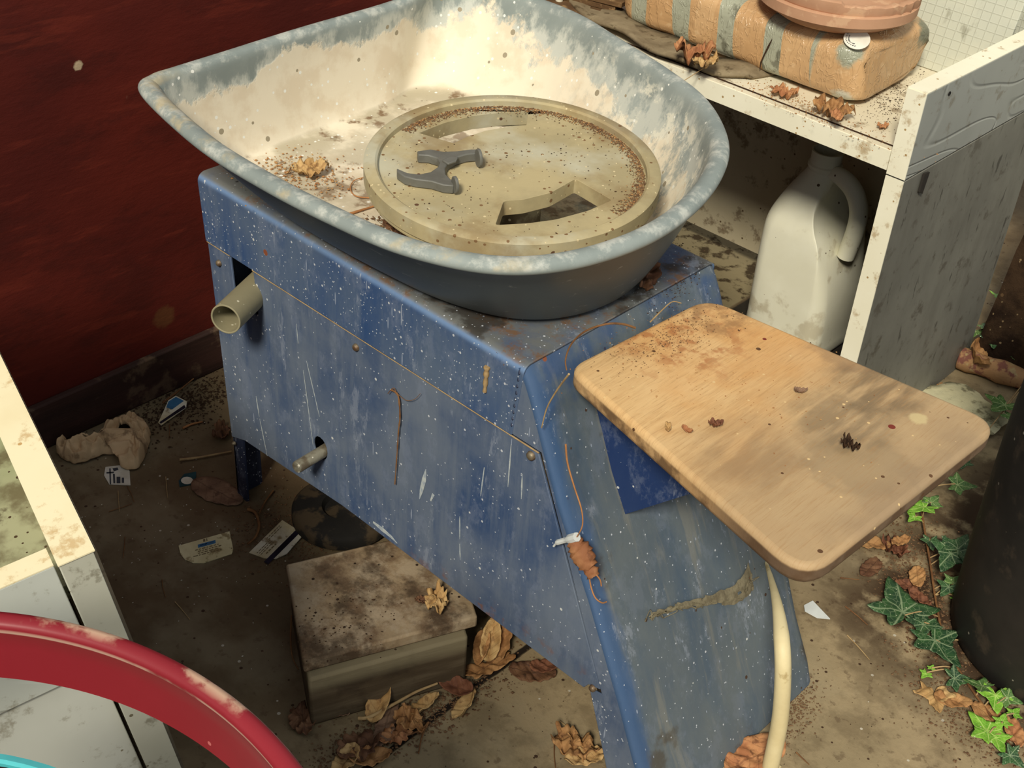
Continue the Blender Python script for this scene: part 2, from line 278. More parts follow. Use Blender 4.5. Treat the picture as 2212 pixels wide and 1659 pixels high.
k = NT('soil', .95, .08); k.paint(C(66, 50, 36), (k.patch(26, .5, .1, det=8), C(44, 32, 24)), (k.speck(60, .3, .4), C(104, 82, 58)), (k.speck(140, .3, .3), C(140, 120, 90))); k.bump(k.noise(50, det=9, rough=.75), 1., .01); MT['soil'] = k.m
simple('slat_wood', C(112, 86, 58), C(84, 62, 42), 18, .85, .15, .5, 50, st=(1, 1, 5), dirt=C(150, 122, 86), dthr=.62)
simple('felt', C(142, 128, 102), C(114, 100, 78), 22, .9, .1, .5, 70, dirt=C(82, 70, 52), dthr=.6)
simple('white_paint', C(214, 208, 188), None, rough=.5)
for nm, a, b, d in (('leaf_tan', (172, 130, 84), (144, 102, 62), (104, 70, 44)), ('leaf_pale', (190, 158, 108), (166, 130, 82), (120, 88, 56)), ('leaf_brown', (112, 80, 56), (90, 60, 42), (60, 40, 30)),
                    ('leaf_red', (118, 76, 54), (98, 60, 42), (70, 42, 30)), ('leaf_mauve', (132, 104, 82), (110, 84, 66), (80, 58, 44)), ('leaf_orange', (178, 128, 86), (150, 98, 64), (104, 66, 44))):
    k = NT(nm, .75, .25); uv = k.n('ShaderNodeUVMap', uv_map='UVMap'); sp = k.n('ShaderNodeSeparateXYZ'); k.put(sp.inputs[0], uv.outputs[0])
    u, v = sp.outputs[0], sp.outputs[1]
    mid = k.rng(k.math('ABSOLUTE', v), .012, .035, 1., 0.)
    vn = k.math('ABSOLUTE', k.math('SUBTRACT', k.math('FRACT', k.math('ADD', k.math('MULTIPLY', u, 3.2), k.math('MULTIPLY', k.math('ABSOLUTE', v), -2.6))), .5))
    vein = k.mx(mid, k.mul(k.rng(vn, .03, .07, 1., 0.), .6))
    k.paint(C(*a), (k.rng(k.noise(40, det=6), .38, .62), C(*b)), (k.mul(k.patch(90, .6, .05, det=6), .7), C(*d)), (k.mul(vein, .45), C(*d)))
    k.bump(vein, .4, .001).bump(k.noise(110, det=5), .5, .001)
    MT[nm] = k.m
for nm, a, b, ve in (('ivy_dark', (34, 62, 38), (50, 84, 46), (134, 152, 116)), ('ivy_mid', (62, 96, 48), (84, 118, 60), (160, 176, 124)), ('ivy_bright', (96, 150, 44), (122, 174, 58), (178, 206, 112))):
    k = NT(nm, .5, .3); uv = k.n('ShaderNodeUVMap', uv_map='UVMap'); sp = k.n('ShaderNodeSeparateXYZ'); k.put(sp.inputs[0], uv.outputs[0])
    u, v = sp.outputs[0], sp.outputs[1]
    an = k.math('MULTIPLY', k.math('ARCTAN2', v, u), 180/pi)
    r = k.math('SQRT', k.math('ADD', k.math('MULTIPLY', u, u), k.math('MULTIPLY', v, v)))
    pp = k.math('SUBTRACT', k.math('MODULO', k.math('ADD', an, 385.), 50.), 25.)
    dd = k.math('MULTIPLY', k.math('ABSOLUTE', pp), k.math('MULTIPLY', r, pi/180))
    vein = k.rng(dd, .008, .03, 1., 0.)
    vq = k.n('ShaderNodeTexVoronoi', feature='DISTANCE_TO_EDGE'); k.put(vq.inputs['Vector'], uv.outputs[0]); vq.inputs['Scale'].default_value = 7
    fine = k.mul(k.rng(vq.outputs['Distance'], .0, .06, 1., 0.), .45)
    k.paint(C(*a), (k.rng(k.noise(50, det=4), .38, .62), C(*b)), (fine, C(*ve)), (k.mul(vein, .75), C(*ve)), (k.speck(300, .3, .15), C(186, 190, 160)))
    k.bump(vein, .3, .001).bump(k.noise(90), .25, .001); MT[nm] = k.m
simple('smear', C(178, 184, 182), C(140, 152, 166), 160, .7, .2, .1)
simple('stem', C(128, 92, 58), C(104, 70, 44), 60, .8, .2, .3)
simple('stem_pale', C(172, 146, 104), C(146, 120, 84), 60, .8, .2, .3)
simple('stem_orange', C(172, 120, 76), C(146, 100, 62), 60, .8, .2, .3)
simple('crumb_brown', C(90, 66, 48), C(122, 96, 70), 300, .95, .1, 0)
simple('crumb_dark', C(48, 36, 28), C(74, 54, 38), 300, .95, .1, 0)
simple('crumb_tan', C(176, 140, 92), C(140, 88, 56), 300, .95, .1, 0)
simple('crumb_white', C(206, 202, 188), C(180, 172, 150), 300, .9, .1, 0)
simple('web', C(128, 120, 98), C(104, 96, 78), 90, .95, .1, .6, 200)

# ------------------------------------------------------------------ mesh builder
class MB:
    def __init__(s): s.v = []; s.f = []; s.uv = None; s.at = {}
    def add(s, vs, fs):
        n = len(s.v); s.v += [Vector(v) for v in vs]; s.f += [tuple(i+n for i in f) for f in fs]; return s
    def box(s, a, b, m=None):
        x0, y0, z0 = a; x1, y1, z1 = b
        vs = [(x0, y0, z0), (x1, y0, z0), (x1, y1, z0), (x0, y1, z0), (x0, y0, z1), (x1, y0, z1), (x1, y1, z1), (x0, y1, z1)]
        if m: vs = [m@Vector(v) for v in vs]
        return s.add(vs, [(3, 2, 1, 0), (4, 5, 6, 7), (0, 1, 5, 4), (1, 2, 6, 5), (2, 3, 7, 6), (3, 0, 4, 7)])
    def prism(s, poly, off):             # 3D planar polygon swept by a vector
        p = [Vector(q) for q in poly]; n = len(p); off = Vector(off)
        nrm = sum(((p[i]-p[0]).cross(p[(i+1) % n]-p[0]) for i in range(1, n)), Vector())
        if nrm.dot(off) > 0: p.reverse()
        return s.add(p+[q+off for q in p], [tuple(range(n)), tuple(range(2*n-1, n-1, -1))]+[(i, i+n, (i+1) % n+n, (i+1) % n) for i in range(n)])
    def plate(s, loops, off):            # planar plate with holes, tessellated
        off = Vector(off); tri = geometry.tessellate_polygon([[Vector(q) for q in l] for l in loops])
        P = [Vector(q) for l in loops for q in l]; n = len(P)
        nr = (P[tri[0][1]]-P[tri[0][0]]).cross(P[tri[0][2]]-P[tri[0][0]])
        fl = nr.dot(off) > 0
        fs = [tuple(reversed(t)) if fl else tuple(t) for t in tri]; fs += [tuple(i+n for i in reversed(t)) for t in fs]
        o = 0
        for l in loops:
            m = len(l)
            for i in range(m): fs.append((o+i, o+(i+1) % m, o+(i+1) % m+n, o+i+n))
            o += m
        return s.add(P+[q+off for q in P], fs)
    def tube(s, pts, r, seg=8, cap=True, flat=1.):
        pts = [Vector(p) for p in pts]; n = len(pts); rr = r if isinstance(r, (list, tuple)) else [r]*n
        vs = []; ref = None
        for i, p in enumerate(pts):
            t = (pts[min(i+1, n-1)]-pts[max(i-1, 0)]).normalized()
            if ref is None: ref = t.orthogonal().normalized()
            ref = (ref-t*ref.dot(t)).normalized(); b = t.cross(ref)
            vs += [p+(ref*cos(2*pi*j/seg)+b*sin(2*pi*j/seg)*flat)*rr[i] for j in range(seg)]
        fs = [(i*seg+j, i*seg+(j+1) % seg, (i+1)*seg+(j+1) % seg, (i+1)*seg+j) for i in range(n-1) for j in range(seg)]
        if cap: fs += [tuple(range(seg-1, -1, -1)), tuple(range((n-1)*seg, n*seg))]
        return s.add(vs, fs)
    def lathe(s, prof, c=(0, 0, 0), seg=64, m=None, closed=False):
        vs = []
        for j in range(seg):
            a = 2*pi*j/seg
            for r, z in prof:
                q = Vector((r*cos(a), r*sin(a), z)); q = m@q if m else q+Vector(c); vs.append(q)
        n = len(prof); fs = []
        for j in range(seg):
            k2 = (j+1) % seg
            for i in range(n if closed else n-1): fs.append((j*n+i, k2*n+i, k2*n+(i+1) % n, j*n+(i+1) % n))
        return s.add(vs, fs)
    def build(s, name, mat, parent=None, loc=None, bevel=0, ang=35, sub=0, seg=2, solid=0, merge=False, norm=True):
        if loc is None and parent:
            loc = Vector(); pp = parent
            while pp: loc = loc+pp.location; pp = pp.parent
        if loc is None: loc = Vector(min(((v.z, i) for i, v in enumerate(s.v)))[1] and s.v[0])
        loc = Vector(loc); me = bpy.data.meshes.new(name)
        me.from_pydata([v-loc for v in s.v], [], s.f); 
        if s.uv:
            l = me.uv_layers.new(name='UVMap')
            for lp in me.loops: l.data[lp.index].uv = s.uv[lp.vertex_index]
        for k2, vals in s.at.items():
            a = me.attributes.new(k2, 'FLOAT', 'POINT')
            for i, x in enumerate(vals): a.data[i].value = x
        mats = mat if isinstance(mat, (list, tuple)) else [mat]
        for m in mats: me.materials.append(MT[m])
        if norm:
            bm = bmesh.new(); bm.from_mesh(me)
            if merge: bmesh.ops.remove_doubles(bm, verts=bm.verts, dist=1e-6)
            bmesh.ops.recalc_face_normals(bm, faces=bm.faces); bm.to_mesh(me); bm.free()
        me.polygons.foreach_set('use_smooth', [True]*len(me.polygons)); me.set_sharp_from_angle(angle=radians(ang))
        o = bpy.data.objects.new(name, me); col.objects.link(o)
        if parent: o.parent = parent
        else: o.location = loc
        if solid: q = o.modifiers.new('solid', 'SOLIDIFY'); q.thickness = solid; q.offset = 0
        if bevel: q = o.modifiers.new('bevel', 'BEVEL'); q.width = bevel; q.segments = seg; q.limit_method = 'ANGLE'; q.angle_limit = radians(40)
        if sub: q = o.modifiers.new('sub', 'SUBSURF'); q.levels = sub; q.render_levels = sub
        return o
def tag(o, label=None, cat=None, group=None, kind=None):
    if label: o['label'] = label
    if cat: o['category'] = cat
    if group: o['group'] = group
    if kind: o['kind'] = kind
    return o
def thing(name, label, cat, loc, group=None):
    o = bpy.data.objects.new(name, None); col.objects.link(o); o.location = loc; o.empty_display_size = .02
    return tag(o, label, cat, group)
def spline(p, n=8, closed=False):
    p = [Vector(q) for q in p]; m = len(p); out = []
    for i in range(m if closed else m-1):
        g = (lambda k2: p[k2 % m]) if closed else (lambda k2: p[max(0, min(m-1, k2))])
        a, b, c, d = g(i-1), g(i), g(i+1), g(i+2)
        for j in range(n):
            t = j/n; out.append(.5*((2*b)+(c-a)*t+(2*a-5*b+4*c-d)*t*t+(3*b-a-3*c+d)*t**3))
    if not closed: out.append(p[-1])
    return out
def rounded(poly, r, n=5):              # round the corners of a planar polygon
    P = [Vector(q) for q in poly]; m = len(P); out = []
    for i in range(m):
        a, b, c = P[i-1], P[i], P[(i+1) % m]; rr = r[i] if isinstance(r, (list, tuple)) else r
        u = (a-b).normalized(); w = (c-b).normalized(); p0 = b+u*rr; p1 = b+w*rr
        for j in range(n+1):
            t = j/n; out.append(p0*(1-t)**2+b*2*t*(1-t)+p1*t*t)
    return out

# ------------------------------------------------------------------ setting
b = MB(); N = 60
b.add([(-.9, -1.6, 0), (2.2, -1.6, 0), (2.2, 2.6, 0), (-.9, 2.6, 0), (-.9, -1.6, -.05), (2.2, -1.6, -.05), (2.2, 2.6, -.05), (-.9, 2.6, -.05)], [(0, 1, 2, 3), (7, 6, 5, 4), (0, 4, 5, 1), (1, 5, 6, 2), (2, 6, 7, 3), (3, 7, 4, 0)])
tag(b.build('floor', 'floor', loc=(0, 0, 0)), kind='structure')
tag(MB().box((-.9, -1.6, 0), (-.803, 2.6, 2.0)).build('wall_left', 'red_wall', loc=(-.85, 0, 0)), kind='structure')
tag(MB().box((-.803, -1.6, 0), (-.791, 2.6, .078)).build('baseboard_left', 'skirting', loc=(-.797, 0, 0), bevel=.003), kind='structure')

# ------------------------------------------------------------------ potter's wheel
W = thing('potters_wheel', 'blue metal potter\'s wheel with a worn wooden seat board, spattered with clay', 'pottery wheel', (-.2, .15, 0))
T = .003; DY = .318
# top cover: rounded fold along the near edge, flange hanging down the side
b = MB()
prof = [(0, .412), (0, .4126), (0, .4910), (0, .492)]+[(.010-.010*cos(a), .492+.010*sin(a)) for a in [pi/2*i/6 for i in range(1, 7)]]+[(.0115, .502), (DY-.0115, .502), (DY-.01, .502)]+[(DY-.01+.01*sin(a), .492+.01*cos(a)) for a in [pi/2*i/6 for i in range(1, 7)]]+[(DY, .491), (DY, .4126), (DY, .412)]
xs = [-.543, -.5424, -.3, -.1, -.0008, 0.]
vs = []; n = len(prof)
for x in xs:
    for y, z in prof:
        xx = x
        if x > -.001: xx = x+(.005 if z > .49 else .005-(.49-z)*.12)
        if x < -.542: xx = x+((.49-z)*.08 if z < .49 else 0)
        vs.append((xx, y, z))
b.add(vs, [(i*n+j, (i+1)*n+j, (i+1)*n+j+1, i*n+j+1) for i in range(5) for j in range(n-1)])
cv = b.build('top_cover', 'blue_top', W, solid=.003, norm=False)
# side panel with a notch for the pipe and a hole for the rod
side = [(-.536, .409), (-.489, .409), (-.485, .350), (-.482, .345), (-.442, .345), (-.4385, .350), (-.443, .409), (.0325, .409), (.150, .148), (.134, .143), (.128, .133), (-.1, .134), (-.283, .134), (-.488, .119), (-.519, .108)]
hc = at(692, 988, 1, 0.)
hole = [(hc.x+.0135*cos(a), .204+.017*sin(a)) for a in [2*pi*i/16 for i in range(16)]]
MB().plate([[(x, .0005, z) for x, z in side], [(x, .0005, z) for x, z in hole]], (0, T, 0)).build('side_panel', 'blue', W, bevel=.0008)
MB().plate([[(x, DY-.001, z) for x, z in side if not -.49 < x < -.43]], (0, -T, 0)).build('side_panel', 'blue', W)
# front casing: slanting sheet with a flange on the near side
edge = [(0, .502), (.021, .470), (.069, .363), (.125, .264), (.181, .152), (.211, .085), (.240, .03), (.252, .0)]
e2 = [(.003, .500), (.0034, .4993), (.012, .487)]+edge[1:-1]+[(.2515, .001), (.252, 0)]
b = MB(); ny = 14
ys = [0, .004]+[.01+(DY-.02)*i/ny for i in range(ny+1)]+[DY-.004, DY]
vs = []
for y in ys:
    rnd = .006 if y in (0, DY) else (.0015 if y in (.004, DY-.004) else 0)
    for i, (x, z) in enumerate(e2): vs.append((x-rnd*.9, y, z-rnd*.4 if z > 0 else z))
n = len(e2)
b.add(vs, [(i*n+j, (i+1)*n+j, (i+1)*n+j+1, i*n+j+1) for i in range(len(ys)-1) for j in range(n-1)])
b.build('front_panel', 'blue_front', W, solid=.003, norm=False, ang=50)
fl = [(.0, .497), (.018, .468), (.065, .363), (.121, .264), (.177, .152), (.207, .085), (.236, .03), (.247, 0), (.187, 0), (.174, .037), (.136, .139), (.1535, .143), (.0365, .412), (-.0065, .412)]
MB().prism([(x, .0, z) for x, z in fl], (0, T, 0)).build('front_flange', 'blue', W, bevel=.001)
MB().prism([(x, DY, z) for x, z in fl], (0, -T, 0)).build('front_flange', 'blue', W)
MB().prism([(-.543, .003, .49), (-.519, .003, .11), (-.519, DY-.003, .11), (-.543, DY-.003, .49)], (.003, 0, 0)).build('end_panel', 'blue', W)
MB().box((-.52, .02, .135), (.10, DY-.02, .14)).build('inner_plate', 'black', W)
for y0, y1 in ((0.0035, .045), (DY-.045, DY-.0035)):
    bb = MB(); bb.prism([(-.519, y0, .16), (-.5205, y0, .01), (-.512, y0, 0), (-.497, y0, 0), (-.497, y0, .16)], (0, .003, 0))
    bb.box((-.5205, y0, 0), (-.5175, y1, .16)); bb.build('leg', 'blue_dark', W)
b = MB(); 
for i in range(9):
    z = .425+i*.0085; b.tube([(.0-.0065*(.5-z)/.09, -.0006, z-.003), (.001-.0065*(.5-z)/.09, -.0012, z), (.0-.0065*(.5-z)/.09, -.0006, z+.003)], [.0008, .0016, .0008], 6)
b.build('weld_seam', 'blue_dark', W)
for px, py, r in ((474, 568, .0045), (770, 750, .0048), (1148, 984, .0055), (1281, 1486, .0045), (507, 957, .003)):
    p = at(px, py, 1, 0.); MB().lathe([(0, -.0045), (r*.5, -.0042), (r*.85, -.003), (r, 0)], seg=16, m=Matrix.Translation(p)@Matrix.Rotation(-pi/2, 4, 'X')@Matrix.Scale(-1, 4, (0, 0, 1))@Matrix.Rotation(pi, 4, 'X') ).build('screw', 'screw', W, ang=60)
hl = MB(); hl.tube([(-.536, -.0004, .4105), (-.489, -.0004, .4105)], .0007, 6); hl.tube([(-.443, -.0004, .4105), (-.2, -.0006, .4105), (.034, -.0004, .4105)], [.0009, .0006, .0009], 6); hl.build('hem_highlight', 'stem_pale', W)['label'] = 'pale strip painted as light caught on the hem'  # thin tan tube painted as the light-catching edge of the hem
MB().prism([(.028, .0045, .415), (.042, .0045, .415), (.162, .0045, .135), (.145, .0045, .135)], (0, .002, 0)).build('gap_shade', 'black', W)  # dark strip added behind the crack to paint its inner shade
b = MB()
def daub(pts, w): 
    P = [at(x, y, 1, -.0003) for x, y in pts]; n = len(P)-1
    d = (P[-1]-P[0]).normalized(); q = Vector((d.z, 0, -d.x))
    L = [P[i]+q*w[i] for i in range(n+1)]; Rr = [P[i]-q*w[i] for i in range(n, -1, -1)]; MB().prism(L+Rr, (0, .0003, 0)).build('paint_smear', 'smear', W)['label'] = 'pale dried paint drip or smear'
daub([(920, 1014), (916, 1036), (910, 1060), (906, 1078)], [.0006, .0032, .0026, .0006]); daub([(806, 1128), (826, 1144), (845, 1160), (858, 1174)], [.0016, .0034, .0022, .0004]); daub([(936, 1068), (930, 1082)], [.002, .001])
for x0, y0, x1, y1 in ((553, 856, 560, 900), (561, 905, 577, 985), (1104, 960, 1097, 1052), (993, 1116, 993, 1165), (993, 1175, 994, 1210), (1128, 1024, 1126, 1078), (1046, 1010, 1038, 1072), (640, 700, 644, 742), (662, 780, 690, 900), (655, 800, 676, 960), (1080, 780, 1078, 800), (1096, 800, 1095, 816)):
    daub([(x0, y0), ((x0+x1)/2, (y0+y1)/2), (x1, y1)], [.0004, .0010 if y0 > 840 else .0007, .0003])
# drain pipe
pe = at(487, 690, 1, -.062); ps = Vector((-.463, .03, .372)); d = (ps-pe).normalized(); ro, ri = .0195, .0172
q = d.to_track_quat('Z', 'Y').to_matrix().to_4x4(); L = (ps-pe).length+.05
MB().lathe([(ro, 0), (ro, L), (ri, L), (ri, 0)], seg=40, m=Matrix.Translation(pe)@q, closed=True).build('drain_pipe', 'pvc_dusty', W, bevel=.0006)
re = at(640, 1010, 1, -.045); rs = Vector((hc.x, .06, .2)); MB().tube([re, re+(rs-re)*.02, rs], [.0072, .008, .008], 16).build('control_rod', 'steel', W)
# seat bracket and seat
for y0 in (.08, .235): MB().prism([(.016, y0, .468), (.089, y0, .313), (.172, y0, .398), (.29, y0, .473), (.02, y0, .473)], (0, .003, 0)).build('seat_bracket', 'blue_clean', W)
MB().box((.02, .078, .4685), (.29, .24, .4715)).build('bracket_plate', 'blue_dark', W)
cs = [atz(1226, 792, .495), atz(1528, 640, .495), atz(2168, 915, .495), atz(1742, 1250, .495)]
sp = rounded(cs, [.022, .03, .035, .04], 7); sp.reverse()
MB().prism([p-Vector((0, 0, .022)) for p in sp], (0, 0, .022)).build('seat', 'seat', W, bevel=.006, seg=4)
W.children[-1]['label'] = 'worn wooden seat board with rounded corners'
MB().lathe([(.0, .5125), (.03, .5125), (.03, .56), (.055, .562), (.055, .568), (0, .568)], (-.2, .2, 0), 32).build('wheel_shaft', 'steel', W)

# splash tray
rimz = .64
rim = [atz(x, y, rimz) for x, y in ((300, 190), (420, 302), (560, 390), (700, 462), (860, 530), (1050, 572), (1220, 567), (1380, 522), (1490, 458), (1560, 378), (1578, 300), (1535, 215), (1450, 148), (1345, 82), (1255, 28), (1150, -12), (1040, -42), (935, -40), (840, 0), (640, 58), (480, 108), (370, 142), (318, 160))]
ro_ = spline(rim, 6, True); m = len(ro_)
cx = Vector((-.25, .18, rimz))
nr = []
for i in range(m):
    t = (ro_[(i+1) % m]-ro_[i-1]).normalized(); q = t.cross(Vector((0, 0, 1)))
    if q.dot(ro_[i]-cx) < 0: q = -q
    nr.append(q)
def lerp(a, b, t): return a+(b-a)*t
fo = [Vector((lerp(-.535, -.025, (p.x+.57)/.633), lerp(.02, .40, (p.y+.12)/.62), 0)) for p in ro_]
tp = [(1, .004, .5025, 0), (.93, .005, .506, 0), (.82, .005, .516, 0), (.5, .003, .560, 0), (.2, -.004, .606, 0), (.03, -.014, .624, 0), (0, -.005, .626, 0), (0, 0, .631, 0), (0, -.0005, .636, 0), (0, -.004, .6405, 0), (0, -.010, .6425, .01), (0, -.017, .6415, .03), (.03, -.020, .636, .06),
      (.12, -.016, .622, .16), (.25, -.010, .602, .35), (.4, -.006, .580, .55), (.55, -.003, .558, .7), (.72, 0, .536, .85), (.86, 0, .521, .9), (.96, 0, .514, .88), (1.06, 0, .5115, .8)]
b = MB(); vs = []; cl = []
for s, d, z, c in tp:
    for i in range(m):
        p = lerp(Vector((ro_[i].x, ro_[i].y, 0)), fo[i], s)+nr[i]*d; vs.append((p.x, p.y, z)); cl.append(c)
np_ = len(tp)
fcx = sum((f for f in fo), Vector())/m
for s, z in ((.8, .511), (.4, .5105)):
    for i in range(m):
        p = lerp(fcx, fo[i], s); vs.append((p.x, p.y, z)); cl.append(.7)
vs.append((fcx.x, fcx.y, .5105)); cl.append(.7)
K = np_+2
fs = [(a*m+i, a*m+(i+1) % m, (a+1)*m+(i+1) % m, (a+1)*m+i) for a in range(K-1) for i in range(m)]
fs += [((K-1)*m+i, (K-1)*m+(i+1) % m, len(vs)-1) for i in range(m)]
fs += [tuple(range(m-1, -1, -1))]
b.add(vs, fs); b.at['clay'] = cl
tray = b.build('splash_tray', ['tray', 'tray_out'], loc=(-.25, .18, .5025), ang=60, sub=1)
for p in tray.data.polygons:
    if p.index < 6*m or len(p.vertices) > 4: p.material_index = 1
tag(tray, 'large grey plastic splash tray crusted with cream clay, on top of the blue wheel', 'tray')

# wheel bat
BN = Vector((.67*sin(radians(3.3)), -.74*sin(radians(3.3)), cos(radians(3.3)))).normalized()
BC = atp(1108, 350, Vector((-.197, .197, .602)), BN)
BX = (atp(1420, 350, BC, BN)-BC).normalized(); BY = BN.cross(BX)
BM = Matrix((BX, BY, BN)).transposed().to_4x4(); BM.translation = BC
BR = ((atp(797, 338, BC, BN)-BC).length+(atp(1420, 324, BC, BN)-BC).length)/2
def bl(x, y, h=-.008):                  # photo point on the bat's floor, in bat coordinates
    p = atp(x, y, BC+BN*h, BN)-BC; return Vector((p.dot(BX), p.dot(BY)))
wb = thing('wheel_bat', 'round beige plastic disc with two curved slots, lying in the splash tray', 'disc', BC-BN*.0295)
def spline2(p): return p
def slot(pts): return rounded([Vector((q.x, q.y, 0)) for q in [bl(*p) for p in pts]], .004, 3)
s1 = [Vector((q.x, q.y, 0)) for q in [bl(*p) for p in spline2([(905, 287), (945, 299), (980, 309), (1010, 295), (1050, 282), (1090, 275), (1137, 270), (1139, 255), (1141, 240), (1080, 243), (1020, 250), (960, 265)])]]
s2 = slot([(1070, 486), (1088, 434), (1130, 431), (1190, 416), (1243, 386), (1322, 432), (1270, 455), (1200, 474), (1140, 482)])
outer = [Vector((BR*.985*cos(a), BR*.985*sin(a), 0)) for a in [2*pi*i/96 for i in range(96)]]
b = MB().plate([[Vector((q.x, q.y, -.008)) for q in l] for l in (outer, s1, s2)], (0, 0, -.018))
b.v = [BM@v for v in b.v]; b.build('bat_plate', 'bat', wb, bevel=.0008, ang=30)
ir = BR*.905
MB().lathe([(ir, -.0085), (ir+.0005, -.002), (ir+.003, 0), (BR-.003, 0), (BR, -.002), (BR, -.020), (BR-.003, -.0235), (BR-.003, -.027), (BR-.010, -.0295), (BR-.03, -.0275), (ir, -.0255)], seg=128, m=BM, closed=True).build('bat_rim', 'bat', wb, ang=35)
# grey clip lying on the bat
out = [(901, 326), (930, 322), (958, 327), (985, 326), (1018, 322), (1031, 322), (1032, 331), (1008, 333), (985, 340), (969, 350), (961, 363), (963, 376), (973, 386), (983, 391), (980, 401), (958, 399), (932, 391), (898, 387), (874, 381), (858, 370), (857, 363), (880, 373), (906, 376), (930, 371), (946, 360), (950, 350), (945, 341), (925, 335), (903, 334)]
def pb(x, y, h): return atp(x, y, BC+BN*h, BN)
ck = thing('plastic_clip', 'small dark grey X-shaped plastic clip lying on the beige disc', 'clip', pb(950, 370, -.006))
MB().prism([pb(x, y, .003) for x, y in out], BN*-.0105).build('clip_body', 'clip', ck, bevel=.0012, ang=50)
for px, py, w in ((1031, 342, .012), (980, 400, .011)):
    c = pb(px, py, .003); ax = (pb(1031, 338, 0)-pb(985, 345, 0)).normalized(); sd = BN.cross(ax)
    pl = [c+sd*(cos(a)*w*.75)+BN*(sin(a)*w*.9) for a in [2*pi*i/20 for i in range(20)]]
    MB().prism(pl, ax*.0035).build('clip_foot', 'clip', ck, bevel=.0008)
MB().prism([pb(x, y, .0055) for x, y in ((955, 345), (972, 337), (990, 338), (985, 347), (968, 353))], BN*-.003).build('clip_boss', 'clip', ck, bevel=.001)

# ------------------------------------------------------------------ white desk behind
D = thing('white_desk', 'old white laminated desk with weathered grey side, behind the blue wheel', 'desk', (-.3, .9, 0))
YF, YB = .70, 1.14
def slab(x0, y0, z0, x1, y1, z1): return MB().box((x0, y0, z0), (x1, y1, z1))
slab(-.80+.02, YF, .497, .0065, 1.12, .525).build('desk_top', 'shelf_top', D, bevel=.001)
slab(-.78, YF-.0015, .4975, .0065, YF, .5245).build('front_edging', 'white_edge', D)
slab(.0075, YF, .493, .035, YB, .613).build('upper_side', 'apron', D, bevel=.001)
slab(.0075, YF-.0015, .493, .035, YF, .613).build('edging', 'white_edge', D)
slab(.0075, YF, .6131, .035, YB, .6145).build('edging', 'white_edge', D)
slab(.0075, YF, 0, .0345, YB, .4905).build('side_panel', 'panel_grey', D, bevel=.0008)
slab(.0075, YF-.0015, 0.002, .0345, YF, .4905).build('edging', 'white_edge', D)
slab(-.78, YF+.012, .5251, .0065, YF+.0145, .5262).build('gap_line', 'crumb_dark', D)
slab(-.78, YF, 0, -.752, YB, .497).build('side_panel', 'panel_grey', D)
slab(-.752, 1.10, .045, .0075, 1.115, .497).build('back_panel', 'panel_in', D)
p = at(1983, 400, 0, .036); b = MB().prism([(.0362, .7475, .489), (.0362, .762, .487), (.0362, .757, .456), (.0362, .7465, .462)], (.003, 0, 0)); b.build('metal_catch', 'dark_plastic', D)
b = MB(); b.lathe([(0, .001), (.003, .001), (.003, 0)], seg=12, m=Matrix.Translation((.035, .765, .597))@Matrix.Rotation(pi/2, 4, 'Y')); b.build('screw', 'black', D)
# leaning patterned board at the back
gb = MB().box((-.36, 0, 0), (-.004, .006, .32), Matrix.Translation((0, 1.0, .526))@Matrix.Rotation(-radians(14), 4, 'X'))
tag(MB().box((-.25, 0, 0), (.75, .012, .9), Matrix.Translation((0, 1.40, .33))@Matrix.Rotation(-radians(3), 4, 'X')).build('sheet', 'grid_board', loc=(.4, 1.40, .33)), 'tall pale sheet standing behind the desk at the top right corner', 'sheet')
tag(gb.build('board', 'grid_board', loc=(-.18, 1.0, .526), bevel=.001), 'pale board with an embossed grid leaning at the back of the white desk', 'board')
# taped parcel
PX0, PX1, PY0, PY1, PZ0, PZ1 = -.525, -.098, .765, .972, .526, .618
b = MB(); nx, na = 44, 40; vs = []
for i in range(nx+1):
    t = i/nx; x = lerp(PX0, PX1, t); e = min(t, 1-t)*nx
    sh = 1-(.30*(1-min(e/4, 1))**2.4); dx = 0
    for j in range(na):
        a = 2*pi*j/na; c, s = cos(a), sin(a); pw = .42
        yy = abs(c)**pw*(1 if c > 0 else -1); zz = abs(s)**pw*(1 if s > 0 else -1)
        wob = 1+.012*sin(x*90+a*3)+.01*sin(x*47+a*5)
        bul = 1-.05*cos(t*2*pi*1.5)
        vs.append((x+.006*sin(a*2)*(1-min(e/4, 1)), (PY0+PY1)/2+yy*(PY1-PY0)/2*(1-(1-sh)*.55)*wob, (PZ0+PZ1)/2+zz*(PZ1-PZ0)/2*(sh if zz > 0 else 1-(1-sh)*.5)*(wob*bul if zz > 0 else 1)))
fs = [(i*na+j, (i+1)*na+j, (i+1)*na+(j+1) % na, i*na+(j+1) % na) for i in range(nx) for j in range(na)]+[tuple(range(na)), tuple(range((nx+1)*na-1, nx*na-1, -1))]
b.add(vs, fs); pc = thing('parcel', 'long parcel wrapped in shiny brown packing tape, lying on the white desk', 'parcel', (-.31, .87, PZ0))
b.build('wrapping', 'tape', pc, bevel=.006, ang=70)
stc = atz(1850, 88, .615); sn = Vector((.25, -.42, .87)).normalized(); sx = sn.cross(Vector((0, 1, 0))).normalized(); sy = sn.cross(sx); stc = stc+sn*.004; b = MB().prism([stc+sx*(.018*cos(a))+sy*(.018*sin(a)) for a in [2*pi*i/28 for i in range(28)]], sn*-.0008); st = b.build('round_sticker', 'sticker', pc); st['label'] = 'round white sticker with small script'
b = MB()
for k2, (ra, a0, a1) in enumerate(((.014, -2.6, -.6), (.0105, -2.4, -.9))):
    for i in range(11):
        a = lerp(a0, a1, i/10); p = stc+sx*ra*cos(a+.6)-sy*ra*sin(a+.6)+sn*.0005; b.tube([p, p+sx*.0016*cos(a)+sy*.002*sin(a*3)], .0005, 4)
b.build('lettering', 'ink', st)
